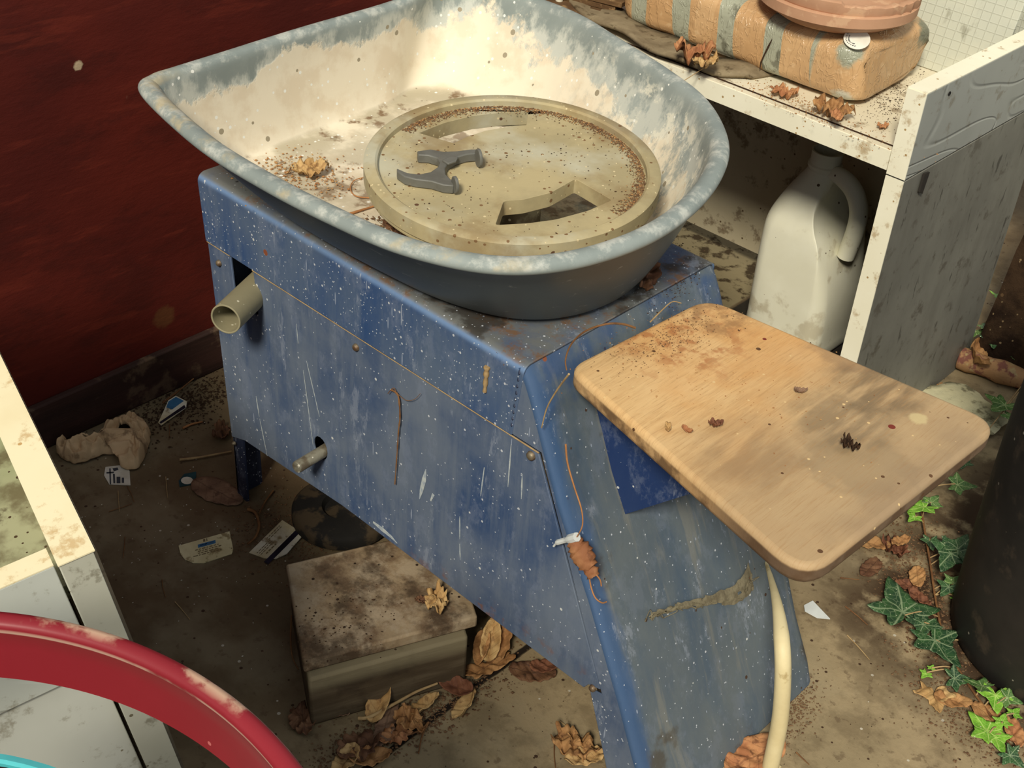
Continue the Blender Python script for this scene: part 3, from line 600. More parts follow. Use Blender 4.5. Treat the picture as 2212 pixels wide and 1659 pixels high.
b = MB(); pts = [at(x, y, 1, .7635) for x, y in ((1668, 84), (1660, 100), (1651, 118), (1644, 134), (1641, 150))]
b.tube(pts, [.0004, .0014, .001, .0012, .0004], 6); b.build('split', 'crumb_dark', pc)
# terracotta saucers
def saucer(name, label, cx, cy, z0, rb, rt, h, lip, tilt=0, chip=False):
    th = .009
    prof = [(0, 0), (rb-.006, 0), (rb, .004), (rt-lip*.4, h-.018), (rt, h-.016), (rt+.001, h-.002), (rt-.003, h), (rt-th, h-.001), (rt-th-.004, h-.014), (rb-th, th+.003), (rb-th-.01, th), (0, th)]
    mm = Matrix.Translation((cx, cy, z0))@Matrix.Rotation(radians(tilt), 4, Vector((1, .4, 0)))
    r = thing(name, label, 'saucer', (cx, cy, z0), 'terracotta saucers on the taped parcel')
    b = MB().lathe(prof, seg=96, m=mm)
    if chip:
        for i, v in enumerate(b.v):
            a = math.atan2(v.y-cy, v.x-cx); q = math.hypot(v.x-cx, v.y-cy)
            if v.z > z0+h-.02 and q > rt-.012 and -1.0 < a < .2: v.z -= .003+.003*abs(sin(a*23))*abs(sin(a*11)); v.x -= .003*abs(sin(a*31))
    b.build('dish', 'terracotta', r, ang=40)
    return r
sc0 = Vector((-.195, .845)); 
saucer('plant_saucer', 'lower terracotta plant saucer with smooth sides, resting directly on the taped parcel', sc0.x, sc0.y, .6195, .088, .112, .034, .006)
saucer('plant_saucer', 'upper terracotta plant saucer with chipped rough rim, stacked in the lower one', sc0.x+.002, sc0.y+.003, .629, .090, .110, .042, .004, 0, True)
# jerrycan
BB = thing('plastic_bottle', 'large white plastic jerrycan with moulded handle, standing under the white desk', 'bottle', (-.232, .985, 0))
bx, by = -.212, .98
def rsq(hw, hd, r, z, cx_=bx, cy_=by, n=6):
    out = []
    for (sx, sy, a0) in ((1, 1, 0), (-1, 1, pi/2), (-1, -1, pi), (1, -1, 3*pi/2)):
        for i in range(n+1):
            a = a0+pi/2*i/n; out.append(Vector((cx_+sx*(hw-r)+r*cos(a), cy_+sy*(hd-r)+r*sin(a), z)))
    return out
rings = [(.066, .066, .03, .0, 0, 0), (.075, .075, .03, .006, 0, 0), (.0765, .0765, .03, .03, 0, 0), (.0745, .0745, .028, .034, 0, 0), (.0755, .0755, .028, .12, 0, 0), (.0755, .0755, .028, .215, 0, 0), (.0745, .0745, .032, .235, 0, 0), (.070, .070, .038, .252, -.002, 0), (.060, .060, .04, .272, -.006, .002), (.046, .046, .035, .292, -.012, .003), (.032, .032, .0315, .310, -.016, .004), (.0255, .0255, .0253, .320, -.018, .004)]
b = MB(); vs = []
for hw, hd, r, z, ox, oy in rings: vs += rsq(hw, hd, r, z, bx+ox, by+oy)
nn = 28
fs = [(i*nn+j, i*nn+(j+1) % nn, (i+1)*nn+(j+1) % nn, (i+1)*nn+j) for i in range(len(rings)-1) for j in range(nn)]+[tuple(range(nn-1, -1, -1))]
vs = [Vector(v) for v in vs]
for v in vs:                                  # the shoulder slopes away under the handle
    if v.z > .185:
        lim = bx+lerp(.076, .012, min(1, (v.z-.185)/.085)**.8)
        if v.x > lim: v.x = lim-(v.x-lim)*.05
b.add(vs, fs); b.build('body', 'bottle', BB, sub=2, ang=80)
nc = (bx-.018, by+.004, 0)
MB().lathe([(.0255, .317), (.027, .322), (.0285, .324), (.0285, .328), (.0255, .330), (.0255, .350), (.027, .352), (.0235, .352), (.0225, .32)], nc, 36).build('neck', 'bottle', BB, ang=50)
hp = spline([(bx-.004, by-.002, .315), (bx+.018, by-.006, .322), (bx+.048, by-.010, .310), (bx+.066, by-.012, .282), (bx+.068, by-.012, .245), (bx+.062, by-.012, .195)], 6)
MB().tube(hp, [.011+.004*min(1, i/8) for i in range(len(hp))], 14).build('handle', 'bottle', BB, ang=80)

# ------------------------------------------------------------------ left cabinet (leans a little)
KZ = .55
k0 = atz(205, 1188, KZ); k1 = atz(20, 806, KZ); dd = (k0-k1).normalized()      # runs toward the viewer
pn = ray(20, 806).cross(ray(205, 1188)).normalized()
if pn.x*0+pn.dot(RT) < 0: pn = -pn
pn = (Matrix.Rotation(radians(-2.6), 3, dd)@pn).normalized()
if pn.dot(RT) < 0: pn = -pn
aa = -pn                                                    # to the left, away from the outer face
ee = dd.cross(aa).normalized()
if ee.z > 0: ee = -ee                                       # down the board
CB = thing('cabinet', 'worn white cabinet with cream top edges at the left, beside the red wall', 'cabinet', (k0.x-.2, k0.y-.1, 0))
KM = Matrix((dd, aa, ee)).transposed().to_4x4(); KM.translation = k0     # local: x toward viewer, y left, z down
za = (atp(165, 1475, k0, dd)-k0).dot(ee)
TH = .028; HGT = (KZ-.004)/abs(ee.z)-.02
def kb(x0, y0, z0, x1, y1, z1): return MB().box((x0, y0, z0), (x1, y1, z1), KM)
LN = .62
kb(-LN, .0012, .0012, -.001, TH, HGT).build('side_board', 'cabinet_end', CB, bevel=.001)
kb(-LN, 0, 0, 0, TH+.0005, .0012).build('top_edging', 'cream_edge', CB)
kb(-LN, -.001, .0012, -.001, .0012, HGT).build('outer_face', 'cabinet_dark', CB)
kb(-.0245, TH+.003, .002, -.004, .42, za).build('apron', 'cabinet_apron', CB, bevel=.001)
kb(-.0245, TH+.003, .0008, -.004, .42, .002).build('top_edging', 'cream_edge', CB)
kb(-.026, TH+.003, za+.0015, -.009, .42, HGT-.05).build('lower_panel', 'cabinet_face', CB, bevel=.001)
kb(-LN, .42, 0, 0, .448, HGT-.12).build('side_board', 'cabinet_end', CB)
kb(-LN, TH, .045, -.0245, .42, .06).build('shelf', 'mould', CB)
kb(-LN, TH, .001, -LN+.02, .42, HGT-.06).build('back_board', 'cabinet_face', CB)

# ------------------------------------------------------------------ tub and red hoop, near the viewer
tz = .656; p = atz(-30, 1622, tz); p2 = atz(140, 1664, tz)
tr_ = .17; mid = (p+p2)/2; tn = Vector((-(p2-p).y, (p2-p).x, 0)).normalized()
if tn.dot(FW) > 0: tn = -tn
tc = mid+tn*tr_*.995
tb = thing('plastic_tub', 'plastic tub with a turquoise rim at the lower left corner, mostly out of view', 'tub', (tc.x, tc.y, 0))
MB().lathe([(0, .002), (tr_*.72, .0), (tr_*.76, .02), (tr_-.002, tz-.005), (tr_-.005, tz-.0035), (tr_*.73, .03), (0, .03)], (tc.x, tc.y, 0), 64).build('body', 'dark_plastic', tb)
MB().lathe([(tr_-.005, tz-.004), (tr_-.005, tz-.001), (tr_-.003, tz), (tr_+.001, tz-.001), (tr_+.002, tz-.004), (tr_-.001, tz-.007)], (tc.x, tc.y, 0), 96, closed=True).build('rim', 'turquoise', tb)
hz = .70
hp = [atz(x, y, hz) for x, y in ((-2, 1330), (270, 1391), (473, 1501), (631, 1659))]
# least squares circle through four points
import itertools
def circ(a, b_, c):
    d_ = 2*(a.x*(b_.y-c.y)+b_.x*(c.y-a.y)+c.x*(a.y-b_.y)); s = lambda q: q.x**2+q.y**2
    return Vector(((s(a)*(b_.y-c.y)+s(b_)*(c.y-a.y)+s(c)*(a.y-b_.y))/d_, (s(a)*(c.x-b_.x)+s(b_)*(a.x-c.x)+s(c)*(b_.x-a.x))/d_, 0))
hc_ = (circ(hp[0], hp[1], hp[3])+circ(hp[0], hp[2], hp[3]))/2
hr = sum((Vector((q.x, q.y, 0))-hc_).length for q in hp)/4
hb = .0435
prof = [(hr-.006, hz-.004), (hr-.004, hz-.001), (hr+.001, hz), (hr+.004, hz-.001), (hr+.006, hz-.004), (hr+.0055, hz-.007), (hr, hz-.009), (hr-.001, hz-.02), (hr-.004, hz-hb), (hr-.0065, hz-hb), (hr-.0045, hz-.02), (hr-.0045, hz-.009), (hr-.0052, hz-.0075)]
b = MB().lathe(prof, (hc_.x, hc_.y, 0), 192, closed=True)
b.at['edge'] = [1. if i % len(prof) in (3, 4, 2) else 0. for i in range(len(b.v))]; b.at['line'] = [1. if i % len(prof) in (12,) else 0. for i in range(len(b.v))]
print('HOOP', hc_, hr)
h = b.build('plastic_hoop', 'red_plastic', loc=(hc_.x, hc_.y, hz-hb), ang=50)
tag(h, 'red plastic hoop with scuffed upper lip, arching across the lower left corner', 'hoop')

# ------------------------------------------------------------------ things on the floor
BK = thing('wooden_block', 'low wooden step block with a dirty top board, under the blue wheel', 'block', (-.13, -.08, 0))
tq = [atz(617, 1218, .1), atz(655, 1432, .1), atz(1032, 1332, .1), atz(842, 1165, .1)]
tq[3] = tq[0]+(tq[2]-tq[1])
MB().prism([q-Vector((0, 0, .018)) for q in tq], (0, 0, .018)).build('top_board', 'block', BK, bevel=.003)
fdir = (tq[2]-tq[1]).normalized(); ddir = (tq[0]-tq[1]).normalized()
lq = [tq[1]+fdir*.004-ddir*.011, tq[2]-fdir*.014-ddir*.011, tq[3]-fdir*.014, tq[0]+fdir*.004]
MB().prism([Vector((q.x, q.y, 0)) for q in lq], (0, 0, .0815)).build('base', 'block_side', BK, bevel=.004)
p = atz(742, 1120); tag(MB().lathe([(0, .001), (.066, .001), (.072, .006), (.072, .02), (.066, .026), (.03, .026), (.026, .018), (0, .018)], (p.x, p.y, 0), 48).build('rubber_disc', 'black', loc=(p.x, p.y, 0), ang=50), 'round black rubber disc on the floor behind the wooden block', 'disc')
def flat(name, label, cat, pts, mat, h=.0012, z=.0006, tilt=0, extras=(), curve=0, group=None):
    P = [atz(x, y, z) for x, y in pts]; c = sum(P, Vector())/len(P)
    mm = Matrix.Translation(c)@Matrix.Rotation(radians(tilt), 4, (P[1]-P[0]).normalized())@Matrix.Translation(-c)
    lift = max(0, .0006-min((mm@q).z for q in P)); up = Vector((0, 0, lift))
    g = thing(name, label, cat, (c.x, c.y, 0), group)
    MB().prism([mm@q+up for q in P], (0, 0, h)).build('sheet', mat, g)
    for nm, pl, mt, lb in extras:
        b = MB()
        for poly in pl: b.prism([mm@atz(x, y, z+h+.0002)+up for x, y in poly], (0, 0, .0002))
        e = b.build(nm, mt, g); 
        if lb: e['label'] = lb
    return g
def bars(o, u, v, rows):     # small rows of printed lines: o + u*a + v*row
    out = []
    for r, a0, a1, th in rows:
        p = [(o[0]+u[0]*a0+v[0]*r, o[1]+u[1]*a0+v[1]*r), (o[0]+u[0]*a1+v[0]*r, o[1]+u[1]*a1+v[1]*r)]
        out.append([p[0], p[1], (p[1][0]+v[0]*th, p[1][1]+v[1]*th), (p[0][0]+v[0]*th, p[0][1]+v[1]*th)])
    return out
def dashed(rows):
    out = []
    for r, a0, a1, th in rows:
        x = a0
        while x < a1:
            w = R.uniform(.03, .09); out.append((r, x, min(x+w, a1), th)); x += w+.02
    return out
cu, cvv = (112, -30), (4, 34)
flat('plastic_card', 'cream card with one rounded corner and a blue label, on the dark floor', 'card', ((386, 1180), (390, 1198), (400, 1210), (418, 1217), (440, 1217), (501, 1197), (504, 1188), (496, 1149)), 'card_cream',
     extras=[('label_strip', bars((386, 1180), cu, cvv, [(.22, .36, .70, .2)]), 'card_blue', 'blue printed strip'), ('lettering', bars((386, 1180), cu, cvv, dashed([(.5, .3, .75, .05), (.62, .35, .8, .05), (.74, .35, .75, .05), (.86, .25, .8, .05), (-.02, .47, .55, .16), (.29, .4, .66, .04)])), 'ink_brown', None)])
cu, cvv = (-72, 67), (45, 28)
flat('plastic_card', 'bent white card with a dark magnetic stripe, beside the wooden block', 'card', ((610, 1129), (657, 1159), (620, 1199), (596, 1209), (570, 1207), (538, 1195)), 'card_white', tilt=3,
     extras=[('magnetic_stripe', bars((610, 1129), cu, cvv, [(.68, .0, .98, .2)]), 'stripe', 'dark stripe'), ('lettering', bars((610, 1129), cu, cvv, dashed([(.06, .12, .5, .03), (.14, .12, .5, .03), (.2, .5, .9, .03), (.28, .5, .9, .03), (.36, .5, .88, .03), (.48, .5, .8, .05)])), 'ink_brown', None)])
cu, cvv = (-58, 48), (26, 12)
flat('plastic_card', 'blue and white card with a black stripe, near the red wall skirting', 'card', ((364, 868), (380, 858), (404, 868), (402, 880), (348, 918), (342, 913), (352, 893)), 'card_white', z=.004, tilt=6,
     extras=[('picture', [[(364, 869), (380, 859), (397, 866), (372, 884), (359, 881)]], 'card_blue', 'blue corner'), ('magnetic_stripe', [[(398, 874), (401, 879), (347, 914), (344, 911)]], 'stripe', 'black stripe')])
flat('paper_scrap', 'torn printed paper scrap beside the crumpled rag', 'paper', ((228, 1010), (262, 1006), (280, 1018), (282, 1049), (236, 1047), (225, 1028)), 'paper',
     extras=[('lettering', [[(236, 1012), (239, 1012), (240, 1046), (237, 1046)], [(244, 1024), (248, 1024), (249, 1044), (245, 1044)], [(243, 1012), (254, 1010), (256, 1015), (246, 1018)], [(230, 1020), (246, 1019), (246, 1022), (230, 1023)], [(252, 1030), (260, 1030), (260, 1044), (252, 1044)], [(263, 1032), (268, 1032), (268, 1043), (263, 1043)]], 'ink', None)])
flat('paper_scrap', 'dark teal printed scrap with a pale oval on the floor left of the wheel leg', 'paper', ((398, 1025), (424, 1020), (423, 1046), (388, 1052), (386, 1040)), 'card_teal',
     extras=[('printed_oval', [[(404+13*cos(a), 1038+8*sin(a)) for a in [2*pi*i/16 for i in range(16)]]], 'paper', 'pale oval')])
flat('paper_scrap', 'white torn triangular paper scrap on the open concrete to the right', 'paper', ((1736, 1310), (1755, 1300), (1793, 1338), (1765, 1336), (1738, 1322)), 'white_paper', tilt=2)
def ston(name, label, cat, c, size, mat, seed, sq=1., group=None, rough=.18):
    bm = bmesh.new(); bmesh.ops.create_icosphere(bm, subdivisions=3, radius=1); rr = random.Random(seed)
    ph = [(rr.uniform(0, 6), Vector((rr.uniform(-1, 1), rr.uniform(-1, 1), rr.uniform(-1, 1))).normalized()) for _ in range(9)]
    b = MB(); vs = []
    for v in bm.verts:
        q = v.co.normalized(); k2 = 1+sum(rough*.3*sin(3*q.dot(n_)*2+p_) for p_, n_ in ph)
        vs.append(Vector((q.x*size[0]*k2, q.y*size[1]*k2, max(-size[2]*.9, q.z*size[2]*k2))))
    mz = min(v.z for v in vs); b.add([v+Vector(c)-Vector((0, 0, mz)) for v in vs], [tuple(v.index for v in f.verts) for f in bm.faces]); bm.free()
    return tag(b.build(name, mat, loc=c, ang=60), label, cat, group)
p = atz(2080, 885); ston('flat_stone', 'pale flat stone on the ground below the log', 'stone', (p.x, p.y-.01, 0), (.075, .06, .008), 'stone', 3)
p = atz(2185, 700, .02); ston('stone', 'pale mossy stone behind the ivy at the right', 'stone', (p.x+.03, p.y-.04, 0), (.05, .05, .035), 'stone', 5)
b = MB(); vs = []; NX, NY = 70, 26
for i in range(NX+1):
    for j in range(NY+1):
        x = .045+1.3*i/NX; t = j/NY; y = 1.13+.42*t; z = .34*(1-(1-min(1, t*3.2))**2)
        q = Vector((x*14, y*14, z*14)); d = mn.fractal(q, .8, 2., 5)*.022
        vs.append((x, y-d*(1 if 0 < i else 0), max(0 if j else -.002, z+d if j else 0)))
b.add(vs, [(i*(NY+1)+j, (i+1)*(NY+1)+j, (i+1)*(NY+1)+j+1, i*(NY+1)+j+1) for i in range(NX) for j in range(NY)])
tag(b.build('soil_bank', 'soil', loc=(.5, 1.3, 0), ang=80), 'dark soil bank behind the ivy at the right', 'soil', kind='stuff')
# log and rag
a = atz(2072, 772, .022); c = atz(2300, 850, .022)
b = MB(); pts = [lerp(a, c, i/10) for i in range(11)]; b.tube(pts, [.019+.002*sin(i*1.9) for i in range(11)], 20)
tag(b.build('log', 'bark', loc=(a.x, a.y, 0), bevel=.002), 'short round log with peeling bark beside the grey desk side', 'log')
rp = [(122, 962), (160, 950), (200, 952), (232, 918), (272, 900), (300, 898), (322, 925), (318, 958), (298, 1000), (262, 1000), (268, 975), (225, 972), (175, 990), (140, 985)]
poly = [atz(x, y, .012) for x, y in rp]; c = sum(poly, Vector())/len(poly); ol = spline(poly, 9, True); m = len(ol); b = MB(); vs = []
spine = spline([atz(x, y, .012) for x, y in ((150, 968), (215, 958), (262, 940), (290, 945))], 8); KR = 16
for k2 in range(KR):
    for i, q in enumerate(ol):
        t = k2/(KR-1); tg = min(spine, key=lambda w_: (w_-q).length); v = lerp(q, tg, t*.97)
        rid = 1-abs(mn.fractal(Vector((v.x*38, v.y*38, 1.3)), .7, 2., 3)); f2 = 1-abs(mn.fractal(Vector((v.x*90, v.y*90, 4.)), .6, 2., 3))
        z = .003+.016*t**.5+.016*(rid**3)*min(1, t*4+.2)+.006*(f2**2)
        vs.append((v.x+.003*mn.noise(v*160), v.y+.003*mn.noise(v*140), max(.001, z if k2 else z*.35)))
b.add(vs, [(a_*m+i, a_*m+(i+1) % m, (a_+1)*m+(i+1) % m, (a_+1)*m+i) for a_ in range(KR-1) for i in range(m)])
tag(b.build('rag', 'rag', loc=(c.x, c.y, 0), solid=.002, ang=40, sub=1), 'crumpled beige rag on the dark floor by the red wall', 'rag')
# drum
DC = Vector((.452, .625, 0))
b = MB().lathe([(0, .002), (.146, .002), (.152, .008), (.154, .03), (.158, .15), (.161, .3), (.160, .42), (.152, .52), (.146, .535), (.150, .545), (.158, .55), (.158, .56), (.146, .56), (.143, .53), (.148, .3), (.14, .02), (0, .02)], (DC.x, DC.y, 0), 96)
tag(b.build('drum', 'drum', loc=DC, ang=45), 'big black plastic drum cut off by the right edge', 'drum')
# plastic strip bowing in front of the casing
pts = [at(x, y, 0, xv) for x, y, xv in ((1655, 1215, .172), (1672, 1275, .215), (1683, 1330, .245), (1690, 1400, .272), (1691, 1470, .285), (1684, 1560, .292), (1664, 1659, .294), (1640, 1760, .292))]
pts = [Vector((q.x, q.y, max(q.z, .004))) for q in pts]; pts = spline(pts, 6); n = len(pts)
b = MB(); b.tube(pts, [.0018+.0065*min(1, i/16)+.002*i/n for i in range(n)], 12)
tag(b.build('cable', 'hose', loc=(pts[-1].x, pts[-1].y, 0), ang=60), 'cream plastic cable bowing down past the front of the blue wheel', 'cable')

# ------------------------------------------------------------------ things on the desk, left part
ft = spline([atz(x, y, .5262) for x, y in ((1225, 12), (1255, 44), (1330, 84), (1400, 122), (1480, 152), (1560, 168), (1625, 172))], 4)
bk = [Vector((q.x+.02, q.y+.07, q.z)) for q in ft]
b = MB(); n = len(ft); vs = []
for i in range(n):
    for j in range(5):
        q = lerp(ft[i], bk[i], j/4); z = q.z+.006+.008*sin(i/n*pi*1.3)*(1-j/4)+.003*sin(i*.9+j); vs.append((q.x, q.y, z-.004+.004))
b.add(vs, [(i*5+j, (i+1)*5+j, (i+1)*5+j+1, i*5+j+1) for i in range(n-1) for j in range(4)])
tag(b.build('roofing_strip', 'felt', loc=(-.4, .75, .5262), solid=.006, ang=50), 'warped weathered strip of felt along the front of the white desk', 'strip')
for i, (z, dx, rz) in enumerate(((.540, 0, .3), (.549, .012, .25), (.558, -.006, .36), (.567, .004, .28))):
    mm = Matrix.Translation((-.615+dx, .775+i*.004, z))@Matrix.Rotation(rz, 4, 'Z')
    tag(MB().box((-.07, -.018, -.0042), (.075, .028, .0042), mm).build('timber_lath', 'slat_wood', loc=(-.615, .775, z), bevel=.001), ('lowest', 'second lowest', 'second highest', 'topmost')[i]+' brown timber lath in the pile at the far end of the desk', 'wood', 'timber laths at the far end of the desk')
tag(MB().box((-.65, .72, .5265), (-.55, .80, .5355)).build('wood_offcut', 'slat_wood', loc=(-.6, .76, .5265), bevel=.001), 'short flat wooden offcut underneath the pile of slats on the desk', 'offcut')
p = atz(1207, 14, .5262); tag(MB().tube([(p.x, p.y, .5262), (p.x, p.y, .66)], .006, 16).build('white_rod', 'white_paint', loc=(p.x, p.y, .5262)), 'thin white rod standing behind the splash tray at the top', 'rod')

# ------------------------------------------------------------------ leaves
def outline(kind, n=64):
    out = []
    for i in range(n):
        a = 2*pi*i/n-pi
        if kind == 'oak': r = (.62+.38*abs(cos(a)))*(1-.16*(1+cos(a*2+pi))/2)*(1+.13*cos(a*9))*(.62 if abs(abs(a)) < 0 else 1); x = r*cos(a); y = r*sin(a)*.62
        elif kind == 'oval': x = cos(a); y = sin(a)*.52*(1-.15*cos(a))*(1+.03*cos(a*16))
        elif kind == 'maple': r = .55+.45*abs(cos(a*1.5))**1.2; x = r*cos(a); y = r*sin(a)*.9
        elif kind == 'crumple': r = .72+.3*mn.noise(Vector((cos(a)*1.3, sin(a)*1.3, n)))+.22*mn.noise(Vector((cos(a)*4, sin(a)*4, n*.7))); x = r*cos(a); y = r*sin(a)*.8
        else: x = cos(a); y = .6*sin(a)
        out.append((x, y))
    return out
IVY = [(-.12, 0), (-.30, .12), (-.52, .50), (-.20, .46), (.02, .86), (.22, .42), (.34, .30), (.60, .22), (1.0, 0), (.60, -.22), (.34, -.30), (.22, -.42), (.02, -.86), (-.20, -.46), (-.52, -.50), (-.30, -.12)]
def leaf_bm(kind, c, size, yaw, curl=.3, fold=.2, tilt=0, roll=0, seed=1, wob=.05, star=0.):
    rr = random.Random(seed); b = MB(); b.uv = []
    if kind == 'ivy':
        P = [Vector((x, y, 0)) for x, y in IVY]; m0 = len(P); o = []
        for i in range(m0):
            a_, b_ = P[i], P[(i+1) % m0]; mid = (a_+b_)/2; bulge = mid*(.06)
            for t in (0, .25, .5, .75): q = lerp(a_, b_, t); o.append(((q+bulge*sin(pi*t)).x, (q+bulge*sin(pi*t)).y))
    else: o = outline(kind)
    m = len(o); K = 7; vs = []; ph = [rr.uniform(0, 6) for _ in range(6)]
    M3 = Matrix.Rotation(yaw, 4, 'Z')@Matrix.Rotation(tilt, 4, 'Y')@Matrix.Rotation(roll, 4, 'X')
    for k2 in range(K):
        s = 1-k2/(K-1)*.97
        for x, y in o:
            u, v = x*s, y*s
            z = (wob*1.9*(1-abs(mn.fractal(Vector((u*1.5+seed, v*1.5, seed*.37)), .8, 2., 3))*1.6) if kind == 'crumple' else 0)+curl*.5*(u*u)+fold*abs(v)*(.4 if kind == 'crumple' else 1)+wob*(sin(u*7+ph[0])*cos(v*8+ph[1])+.6*sin(u*15+v*11+ph[2]))
            uu = u*(1-abs(curl)*.12*u*u)
            vs.append(M3@Vector((uu*size, v*size*(1-fold*.25), z*size))); b.uv.append((u, v))
    mz = min(v.z for v in vs); b.add([v+Vector(c)-Vector((0, 0, mz)) for v in vs], [(a_*m+i, a_*m+(i+1) % m, (a_+1)*m+(i+1) % m, (a_+1)*m+i) for a_ in range(K-1) for i in range(m)]+[tuple((K-1)*m+i for i in range(m))])
    return b
def imgdir(x, y, dx, dy, z=0):           # yaw of a direction seen in the photo
    a_, b_ = atz(x, y, z), atz(x+dx, y+dy, z); return math.atan2((b_-a_).y, (b_-a_).x)
def dry(px, py, sz, dirpx, kind, mat, label, z=.0, curl=.3, fold=.25, tilt=0, roll=0, wob=.06, name='dry_leaf', grp=None, stem=True, seed=None):
    c = atz(px, py, z+.004); c.z = z+.0005; yaw = imgdir(px, py, dirpx[0], dirpx[1], z); s = seed or int(px*7+py)
    b = leaf_bm(kind, c, sz, yaw, curl, fold, tilt, roll, s, wob)
    o = b.build(name, mat, loc=c, solid=.0007, ang=70); tag(o, label, 'leaf', grp)
    return o
G = 'dry leaves around the wooden block'
dry(1056, 1440, .036, (-90, 40), 'oak', 'leaf_tan', 'large lobed tan oak leaf in the crevice right of the wooden block', curl=.2, fold=.15, roll=.15, grp=G)
dry(985, 1482, .026, (-50, -20), 'oval', 'leaf_red', 'dark red-brown curled leaf at the tip of the wooden block', z=.006, curl=.8, fold=.5, roll=-.3, grp=G)
dry(1008, 1528, .027, (-40, 60), 'oval', 'leaf_pale', 'pale folded leaf just below the dark red-brown curled leaf', z=.004, curl=.5, fold=.6, roll=.6, grp=G)
dry(1150, 1452, .031, (70, 10), 'oval', 'leaf_brown', 'round brown leaf under the lower hem of the blue wheel', curl=.3, fold=.1, grp=G)
dry(1178, 1437, .022, (60, -10), 'oval', 'leaf_red', 'small reddish leaf tucked beneath the blue hem, behind the round brown leaf', z=.008, curl=.5, fold=.2, grp=G)
dry(1062, 1392, .030, (15, -60), 'oval', 'leaf_pale', 'upright curled pale leaf in the dark gap by the wooden block', z=.006, curl=.6, fold=.8, tilt=-.8, grp=G)
dry(1092, 1386, .028, (25, -60), 'oak', 'leaf_tan', 'upright wrinkled tan leaf closest to the blue hem', z=.008, curl=.6, fold=.8, tilt=-.7, grp=G)
dry(1040, 1405, .024, (-20, 60), 'oval', 'leaf_tan', 'narrow tan leaf leaning in the dark gap left of the two upright leaves', z=.004, curl=.4, fold=.9, tilt=.5, grp=G)
dry(822, 1520, .030, (30, -60), 'oval', 'leaf_pale', 'pale wrinkled leaf leaning up in front of the wooden block', z=.004, curl=.6, fold=.7, tilt=-.5, grp=G)
dry(833, 1566, .032, (-20, 60), 'oak', 'leaf_mauve', 'greyish mauve oak leaf lying below the pale stick', z=.003, curl=.15, fold=.1, grp=G)
dry(884, 1562, 0.0299, (30, 40), 'crumple', 'leaf_tan', 'crinkled tan leaf right of the greyish mauve oak leaf', z=.003, curl=.5, fold=.5, wob=.14, grp=G)
dry(920, 1526, .025, (50, -40), 'oval', 'leaf_pale', 'light folded leaf between the crinkled leaf and the pale folded one', z=.005, curl=.5, fold=.6, roll=-.4, grp=G)
dry(855, 1592, 0.0276, (-50, 20), 'crumple', 'leaf_orange', 'small orange-brown leaf below the greyish mauve leaf', curl=.5, fold=.4, wob=.12, grp=G)
dry(775, 1622, 0.0368, (-70, 30), 'crumple', 'leaf_brown', 'curled dark brown leaf in the slab joint at the bottom edge', curl=.7, fold=.5, wob=.12, grp=G)
dry(800, 1640, .028, (60, -10), 'oval', 'leaf_tan', 'tan curled leaf beside the dark brown one at the bottom edge', curl=.7, fold=.5, wob=.1, grp=G)
dry(745, 1650, .026, (-40, 50), 'oval', 'leaf_pale', 'pale curled leaf furthest left at the bottom edge', z=.002, curl=.7, fold=.6, wob=.1, grp=G)
dry(655, 1556, 0.0299, (10, 70), 'crumple', 'leaf_brown', 'ragged brown leaf at the left foot of the wooden block', curl=.3, fold=.3, wob=.12, grp=G)
dry(722, 1536, .020, (70, 10), 'oval', 'leaf_mauve', 'thin greyish leaf along the foot of the wooden block', curl=.3, fold=.5, grp=G)
dry(944, 1302, 0.0299, (5, 60), 'crumple', 'leaf_pale', 'pale crinkled leaf lying on top of the wooden block', z=.101, curl=.7, fold=.8, wob=.14, grp=G)
dry(914, 1296, 0.0126, (-40, 0), 'crumple', 'leaf_brown', 'tiny brown shrivelled leaf beside the pale leaf on the wooden block', z=.101, curl=.8, fold=.8, wob=.15, grp=G)
G2 = 'dry leaves on the concrete'
dry(1238, 1612, 0.0391, (60, 40), 'crumple', 'leaf_tan', 'crumpled tan leaf on bare concrete left of the wheel foot', curl=.5, fold=.4, wob=.14, grp=G2)
dry(1262, 1638, .026, (-60, 10), 'oval', 'leaf_pale', 'pale leaf just in front of the crumpled leaf by the wheel foot', curl=.4, fold=.4, wob=.1, grp=G2)
dry(1628, 1635, .046, (-80, 45), 'oval', 'leaf_orange', 'large orange-brown leaf under the wheel foot at the bottom edge', curl=.3, fold=.2, wob=.07, grp=G2)
dry(2020, 1498, .034, (10, 50), 'ivy', 'leaf_pale', 'pale cream three-lobed leaf on the concrete near the black drum', curl=.2, fold=.1, grp=G2)
dry(2058, 1512, .025, (60, 10), 'oval', 'leaf_tan', 'tan leaf touching the pale three-lobed leaf', curl=.3, fold=.2, grp=G2)
dry(1880, 1172, .030, (50, 10), 'oval', 'leaf_tan', 'tan leaf poking out from below the seat board corner', z=.004, curl=.2, fold=.3, grp=G2)
dry(1880, 1226, .024, (-30, 30), 'oval', 'leaf_brown', 'flat brown rounded leaf in front of the tan leaf below the seat', curl=.2, fold=.1, grp=G2)
dry(1982, 1248, .022, (5, 55), 'oval', 'leaf_tan', 'oval tan leaf standing near the black drum among the ivy', z=.008, curl=.2, fold=.1, roll=.4, grp=G2)
dry(1958, 1262, .020, (-50, 0), 'oval', 'leaf_red', 'reddish leaf behind the oval tan leaf near the drum', z=.002, curl=.4, fold=.3, grp=G2)
dry(1930, 1190, 0.0299, (40, 40), 'crumple', 'leaf_red', 'dark reddish curled leaf heap piece below the seat corner', curl=.7, fold=.5, wob=.15, grp=G2)
dry(1945, 1170, .018, (50, -20), 'oval', 'leaf_tan', 'small light leaf on top of the dark reddish curled leaf', z=.014, curl=.6, fold=.4, wob=.1, grp=G2)
